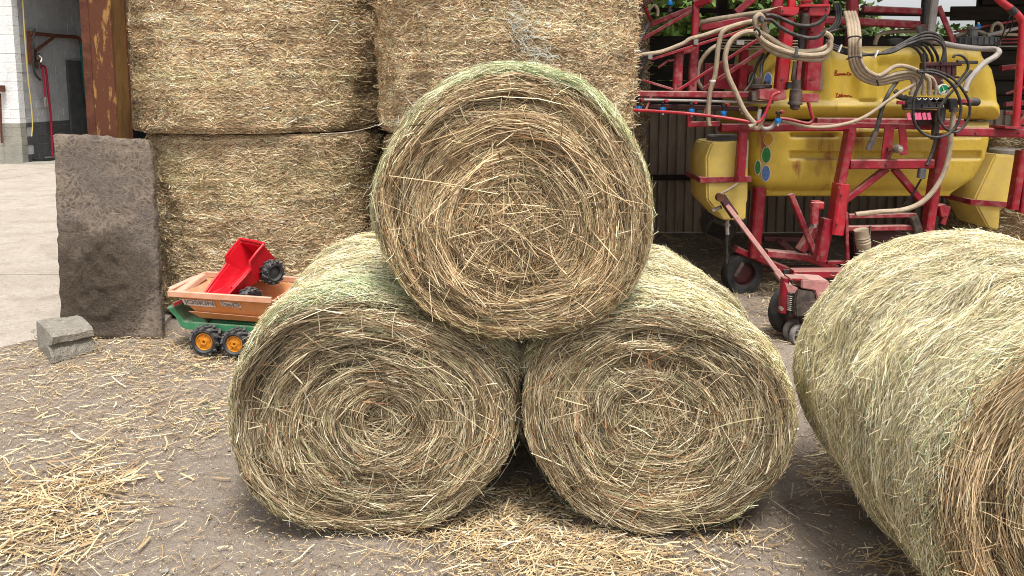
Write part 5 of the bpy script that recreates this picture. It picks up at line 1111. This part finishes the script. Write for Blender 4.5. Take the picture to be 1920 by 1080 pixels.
# ================================================================== TOYS
def toy_trailer():
    YW_ = G(392, 661).y; t = thing('toy_trailer', 'orange and green toy tipping trailer standing beside the stone slab', 'toy trailer', G(420, 655))
    yaw = Matrix.Rotation(rad(-7), 4, 'Z'); O = P(315, 545, YW_)
    k = YW_ / FOC * 1.015
    def T(x, y, d): return O + yaw @ Vector(((x - 315) * k, d, 0)) + Vector((0, 0, (545 - y) * k))
    dp = .40
    # tub: rim, sloping walls, floor (open box with thickness)
    def shell(name, rim, bot, m, rimh, parent):
        v = [T(*p) for p in rim + bot]; c = sum(v[:4], Vector()) / 4
        def inn(p, f): q = p + (c - p) * f; q.z = p.z; return q
        n = 4; inner = [inn(p, .05) for p in v[:4]] + [inn(p, .07) + Vector((0, 0, .012)) for p in v[4:]]
        mb = MB(); V = v + inner
        F = [(i, (i + 1) % 4, 4 + (i + 1) % 4, 4 + i) for i in range(4)] + [(4, 5, 6, 7)] + [(8 + i, 12 + i, 12 + (i + 1) % 4, 8 + (i + 1) % 4) for i in range(4)] + [(12, 15, 14, 13)] + [(i, 8 + i, 8 + (i + 1) % 4, (i + 1) % 4) for i in range(4)]
        mb.add(V, F); return mb.build(name, M[m], parent, bevel=.004)
    rim = [(334, 556, 0), (490, 566, 0), (500, 552, dp), (338, 548, dp)]
    shell('tub', [(333, 554, .0), (520, 560, .0), (525, 556, dp), (322, 550, dp)], [(372, 600, .05), (500, 604, .05), (500, 604, dp - .05), (372, 600, dp - .05)], 'toy_orange', 0, t)
    rm = MB(); rw = .014
    for a, b in (((318, 553, -.012), (522, 559, -.012)), ((322, 548, dp + .01), (525, 554, dp + .01)), ((320, 551, -.01), (320, 548, dp))):
        rm.bar(T(*a) + Vector((0, 0, .012)), T(*b) + Vector((0, 0, .012)), .036, .02)
    rm.build('tub_rim', M['toy_faded'], t)
    # flared front lip and tapered band under the rim
    lip = MB(); lip.add([T(309, 541, .03), T(309, 541, .30), T(330, 538, .36), T(334, 554, -.01), T(313, 549, .03), T(313, 549, .30), T(333, 549, .36), T(336, 560, .0)],
        [(0, 1, 2, 3), (4, 7, 6, 5), (0, 4, 5, 1), (1, 5, 6, 2), (2, 6, 7, 3), (3, 7, 4, 0)]); lip.build('front_lip', M['toy_faded'], t, bevel=.003)
    band = MB().prism([T(352, 585, .012), T(500, 592, .012), T(500, 604, .045), T(372, 600, .045)], (0, .01, 0)); band.build('lower_band', M['toy_orange'], t)
    # decals with lettering
    def decal(x0, y0, x1, y1, txt, w):
        def on(x, y): f_ = (y - 554) / (602 - 554); return T(x, y, f_ * .05 - .006)
        dq = [on(x0, y0), on(x1, y0 + 3), on(x1 + 2, y1 + 3), on(x0 + 4, y1)]
        s = MB().prism(dq, (0, .003, 0)).build('decal', M['label_white'], t)
        cu = bpy.data.curves.new('txt', 'FONT'); cu.body = txt; cu.size = 1; cu.extrude = .01; cu.offset = .018 if w else .008
        to = bpy.data.objects.new('txt', cu); COL.objects.link(to); dg = bpy.context.evaluated_depsgraph_get(); dg.update()
        me = bpy.data.meshes.new_from_object(to.evaluated_get(dg)); bpy.data.objects.remove(to)
        co_ = np.array([v.co for v in me.vertices]); lo, hi = co_.min(0), co_.max(0)
        for v in me.vertices:
            u_ = .03 + .94 * (v.co.x - lo[0]) / (hi[0] - lo[0]); q_ = .08 + .84 * (v.co.y - lo[1]) / (hi[1] - lo[1])
            p = (dq[3].lerp(dq[2], u_)).lerp(dq[0].lerp(dq[1], u_), q_); v.co = p + Vector((0, -.0015 - (.001 if v.co.z > 0 else 0), 0))
        obj('lettering', me, M['label_ink'], s)
    decal(341, 560, 405, 573, 'JOSKIN', 1); decal(416, 562, 456, 572, 'Trans-KTP', 0)
    # chassis with its raised drawbar end
    ch = MB()
    for d0, d1 in ((.03, .05), (.33, .35)):
        ch.prism([T(304, 582, d0), T(318, 583, d0), T(330, 600, d0), T(336, 608, d0), T(505, 613, d0), T(505, 627, d0), T(340, 622, d0), T(331, 617, d0), T(322, 600, d0), T(312, 589, d0)], (0, d1 - d0, 0))
    ch.prism([T(304, 581, .03), T(318, 582, .03), T(330, 599, .03), T(336, 607, .03), T(346, 608, .03), T(334, 609, .03), T(328, 602, .03), T(315, 585, .03)], (0, .32, 0))
    ch.prism([T(336, 608, .05), T(380, 609, .05), T(380, 614, .05), T(336, 613, .05)], (0, .28, 0)).prism([T(380, 610, .1), T(505, 613, .1), T(505, 622, .1), T(380, 620, .1)], (0, .2, 0))
    ch.build('chassis', M['toy_green'], t, bevel=.003)
    MB().prism([T(352, 602, .06), T(374, 604, .06), T(378, 609, .06), T(350, 608, .06)], (0, .24, 0)).build('tipping_frame', M['toy_green'], t)
    MB().bar(T(316, 577, .06), T(334, 567, .06), .018, .03).build('tailgate_lever', M['toy_red'], t)
    # four wheels, each with an amber rim
    ax = yaw @ Vector((0, -1, 0)); 
    for x, y, r in ((392, 632, 30), (452, 639, 28)):
        for d in (-.02, .36):
            c = T(x, y, d); rm_ = r * k; c.z = rm_
            wl = wheel(c, rm_, .085, ax, 'toy_black', 'toy_rim', rm_ * .56, 'wheel', t, 12, .011)
            m2 = MB().lathe([(rm_ * .58, -.03), (rm_ * .58, .032), (rm_ * .52, .036), (rm_ * .48, .026), (rm_ * .22, .030), (rm_ * .2, .038), (rm_ * .1, .038), (rm_ * .08, .02), (0, .02)], c, ax, 28)
            m2.build('rim', M['toy_rim'], wl, True)
            b_ = MB(); u_ = ax.cross(Vector((0, 0, 1))).normalized()
            for j in range(5):
                d_ = (u_ * math.cos(j * 1.2566 + .4) + Vector((0, 0, 1)) * math.sin(j * 1.2566 + .4)) * rm_ * .36
                b_.lathe([(.007, 0), (.007, .006), (.0035, .006), (.0035, .001), (0, .001)], c + d_ + ax * .027, ax, 8)
            b_.build('wheel_bolts', M['toy_rim'], wl)
    MB().lathe([(.012, 0), (.012, .43)], Vector((T(392, 632, -.03).x, T(392, 632, -.03).y, 30 * k)), -ax, 8).build('axle', M['black'], t)
    return T, k, yaw
T_, k_, yaw_ = toy_trailer()
def toy_dumper():
    c = P(444, 505, 4.60); t = thing('toy_dumper', 'red toy dumper skip on black wheels tipped into the orange trailer', 'toy', c)
    # local frame: lengthwise e1 (down-left to up-right), e2 across, e3 out of the opening
    e1 = Vector((.45, .60, .66)).normalized(); e2 = Vector((.8, -.6, .0)); e2 = (e2 - e1 * e2.dot(e1)).normalized(); e3 = e1.cross(e2).normalized()
    if e3.z < 0: e3 = -e3
    def Q(a, b, d): return c + e1 * a + e2 * b + e3 * d
    def ringv(a, hw, d, lo): return [Q(a, -hw, d), Q(a, -hw * .8, lo), Q(a, hw * .8, lo), Q(a, hw, d)]
    st = [(-.22, .10, .0, -.025), (-.10, .118, .0, -.085), (.02, .125, .0, -.12), (.05, .125, .04, -.125), (.19, .125, .04, -.115)]
    mb = MB(); V = []
    for a, hw, d, lo in st: V += ringv(a, hw, d, lo)
    for a, hw, d, lo in st: V += ringv(a * .985 - (.012 if a > .1 else 0), hw - .010, d, lo + .012)
    F = []; o2 = 4 * len(st)
    for i in range(len(st) - 1):
        for j in range(3):
            F.append((i * 4 + j, i * 4 + j + 1, i * 4 + 5 + j, i * 4 + 4 + j)); F.append((o2 + i * 4 + j, o2 + i * 4 + 4 + j, o2 + i * 4 + 5 + j, o2 + i * 4 + j + 1))
        F.append((i * 4, i * 4 + 4, o2 + i * 4 + 4, o2 + i * 4)); F.append((i * 4 + 3, o2 + i * 4 + 3, o2 + i * 4 + 7, i * 4 + 7))
    e_ = (len(st) - 1) * 4
    F.append((e_, e_ + 1, e_ + 2, e_ + 3)); F.append((o2 + e_ + 3, o2 + e_ + 2, o2 + e_ + 1, o2 + e_)); F.append((e_, e_ + 3, o2 + e_ + 3, o2 + e_))
    F.append((0, 3, 2, 1)); F.append((o2, o2 + 1, o2 + 2, o2 + 3)); F.append((0, o2, o2 + 3, 3))
    mb.add(V, F); mb.build('skip', M['toy_red'], t, bevel=.006)
    rim = MB()
    for s in (-1, 1): rim.tube([Q(a, s * (hw + .004), d + .004) for a, hw, d, lo in st], .009, 7, 2)
    rim.tube([Q(.192, -.129, .044), Q(.195, 0, .045), Q(.192, .129, .044)], .010, 7, 3); rim.build('skip_rim', M['toy_red'], t, True)
    MB().bar(Q(-.10, .0, -.10), Q(.17, .0, -.125), .09, .04).bar(Q(-.12, -.14, -.11), Q(-.12, .14, -.11), .02).bar(Q(.15, -.14, -.12), Q(.15, .14, -.12), .02).build('chassis', M['toy_red'], t)
    for a, b, r in ((-.13, .15, .09), (-.13, -.15, .09), (.10, -.15, .078), (.10, .145, .078)):
        wl = wheel(Q(a, b, -.125), r, .07, e2, 'toy_black', 'toy_black', r * .5, 'wheel', t, 12, .010)
        MB().lathe([(r * .52, -.025), (r * .45, .02), (0, .026)], Q(a, b, -.125), e2 if b > 0 else -e2, 20).build('rim', M['toy_black'], wl, True)
toy_dumper()

# ================================================================== LITTER ON THE GROUND
def ground_z(x, y): return .004
def litter():
    patches = [  # photo x, y, spread x, spread y, stems, lift
        (110, 950, 75, 42, 1100, .035), (60, 985, 70, 45, 600, .03), (190, 905, 60, 25, 420, .02), (30, 1045, 80, 30, 320, .015),
        (250, 655, 120, 20, 2600, .02), (380, 668, 60, 20, 1500, .02), (170, 715, 130, 28, 1600, .012), (60, 660, 60, 20, 700, .012), (300, 700, 110, 26, 1200, .01),
        (260, 800, 90, 28, 1000, .014), (370, 770, 60, 26, 900, .015), (180, 830, 80, 25, 350, .008), (30, 760, 50, 40, 400, .008),
        (960, 1020, 110, 42, 2100, .02), (1080, 1045, 110, 28, 1500, .018), (880, 985, 60, 25, 700, .012), (1010, 960, 60, 18, 700, .012), (1190, 1050, 80, 24, 420, .012), (980, 930, 50, 16, 500, .01),
        (1380, 1010, 60, 12, 180, .008), (1680, 1055, 60, 22, 240, .012), (1740, 1075, 40, 14, 160, .012), (1560, 890, 45, 20, 420, .01), (1520, 940, 60, 30, 70, .004), (1550, 850, 30, 25, 200, .008),
        (1400, 500, 90, 25, 2600, .05), (1300, 455, 70, 12, 1600, .08), (1440, 545, 40, 25, 1100, .03), (1460, 620, 25, 20, 300, .01), (1600, 520, 160, 30, 1500, .03), (1880, 440, 60, 30, 700, .05),
        (480, 640, 60, 14, 700, .01), (260, 880, 220, 120, 520, .003), (100, 1030, 150, 60, 200, .004), (420, 1000, 150, 70, 200, .003), (620, 1040, 140, 28, 150, .003), (1330, 1050, 260, 26, 200, .003), (1480, 960, 90, 60, 120, .003), (120, 760, 150, 60, 420, .003), (40, 500, 60, 90, 60, .002)]
    C = []; Wd = []; cols = []; pi_ = 0
    for x, y, sx, sy, n, lift in patches:
        pi_ = pi_ + 1; n = int(n * (.5 if pi_ <= 4 or x > 1250 else .46 if x > 850 else .29)); px = x + rng.normal(0, sx, n); py = y + rng.normal(0, sy, n); py = np.maximum(py, 330)
        g = np.array([G(a, b) for a, b in zip(px, py)]); dn = np.exp(-.5 * (((px - x) / sx) ** 2 + ((py - y) / sy) ** 2))
        ln = np.clip(rng.lognormal(math.log(.062 if pi_ <= 4 else .048), .65, n), .012, .20); a = rng.normal(.25, .75, n) + (rng.uniform(size=n) < .3) * rng.uniform(0, 3, n)
        D = np.stack([np.cos(a), np.sin(a), rng.normal(0, .06 + lift * 5, n)], -1); D = unit(D)
        z = .004 + lift * dn * rng.uniform(0, 1, n)
        c0 = g.copy(); c0[:, 2] = z; t3 = np.array([-.5, 0, .5])
        side_ = np.stack([-D[:, 1], D[:, 0], 0 * a], -1) * rng.normal(0, .05, n)[:, None] * ln[:, None]
        q = c0[:, None] + D[:, None] * (t3[None, :, None] * ln[:, None, None]) + side_[:, None] * np.array([1, 0, 1])[None, :, None]
        q[..., 2] = np.maximum(q[..., 2], .003)
        wv = np.clip(rng.lognormal(math.log(.0042 if pi_ <= 4 else .0030), .42, n), .0014, .009)
        C.append(q); Wd.append(widths(q, np.broadcast_to([0, 0, 1.], q.shape), wv, rng.normal(0, .5, n), .85)); cols.append(colours('litter', n, .2))
    C = np.concatenate(C); C[..., 2] = np.maximum(C[..., 2], .003)
    tag(ribbons('loose_straw', C, np.concatenate(Wd), np.concatenate(cols)), 'loose straw strewn over the yard and shed floor', 'straw')
    # chaff: tiny broken bits everywhere
    n = 26000; px = rng.uniform(-60, 1980, n); py = 640 + 480 * rng.uniform(0, 1, n) ** 1.0
    pk = rng.choice(len(patches), n, p=np.array([q[4] for q in patches]) / sum(q[4] for q in patches)); pq = np.array([q[:4] for q in patches]); us = rng.uniform(size=n) < .6
    px = np.where(us, pq[pk, 0] + rng.normal(size=n) * pq[pk, 2] * 1.2, px); py = np.where(us, np.maximum(pq[pk, 1] + rng.normal(size=n) * pq[pk, 3] * 1.3, 420), py); k_ = rng.uniform(size=n) < np.where((px < 900) | us, 1.0, .45); px, py = px[k_], py[k_]; n = len(px)
    g = np.array([G(a, b) for a, b in zip(px, py)]); g[:, 2] = .004; ln = rng.uniform(.004, .02, n); a = rng.uniform(0, 6.28, n); D = np.stack([np.cos(a), np.sin(a), rng.normal(0, .1, n)], -1)
    q = g[:, None] + D[:, None] * (np.array([-.5, .5])[None, :, None] * ln[:, None, None])
    tag(ribbons('chaff', q, widths(q, np.broadcast_to([0, 0, 1.], q.shape), rng.uniform(.001, .003, n), rng.normal(0, .3, n), 1), colours('litter', n, .25)), 'fine chaff scattered over the packed dirt', 'chaff')
    # gravel
    b = bmesh.new(); bmesh.ops.create_icosphere(b, subdivisions=1, radius=1); base = np.array([v.co for v in b.verts]); fc = np.array([[v.index for v in f.verts] for f in b.faces]); b.free()
    n = 2600; px = rng.uniform(-40, 1960, n); py = 650 + 440 * rng.uniform(0, 1, n); g = np.array([G(a_, b_) for a_, b_ in zip(px, py)])
    s = np.clip(rng.lognormal(math.log(.0026), .5, n), .001, .011); sc_ = s[:, None] * rng.uniform(.6, 1.3, (n, 3)) * np.array([1, 1, .7])
    V = (base[None] * (1 + rng.normal(0, .15, (n, 12, 1)))) * sc_[:, None] + g[:, None]; V[..., 2] += s[:, None] * .25
    F = (fc[None] + (np.arange(n) * 12)[:, None, None]).reshape(-1, 3)
    gm = mat('gravel grains', (.22, .195, .17), .95, (.32, .30, .27), 60, .45, .55)
    go = obj('gravel', mesh(V.reshape(-1, 3).tolist(), F.tolist()), gm); tag(go, 'small gravel grains on the packed dirt yard', 'gravel', kind='stuff')
litter()
def weeds():
    C = []; 
    for x, y, n in ((65, 627, 16), (385, 775, 14), (250, 700, 9), (365, 690, 8), (228, 795, 6), (395, 765, 7)):
        for k in range(n):
            g = np.array(G(x + rng.normal(0, 9), y + rng.normal(0, 4))); a = rng.uniform(0, 6.28); h = rng.uniform(.012, .032)
            d = np.array([math.cos(a), math.sin(a), 0]); C.append([g, g + d * h * .4 + [0, 0, h * .7], g + d * h * 1.1 + [0, 0, h * .9]])
    C = np.array(C); n = len(C)
    tag(ribbons('weeds', C, widths(C, np.broadcast_to([0, -.5, .8], C.shape), np.full(n, .004), rng.normal(0, .4, n), .3), np.array([.09, .135, .045]) * np.exp(rng.normal(0, .3, (n, 1)))), 'tiny green weeds sprouting among the loose straw', 'weeds')
weeds()
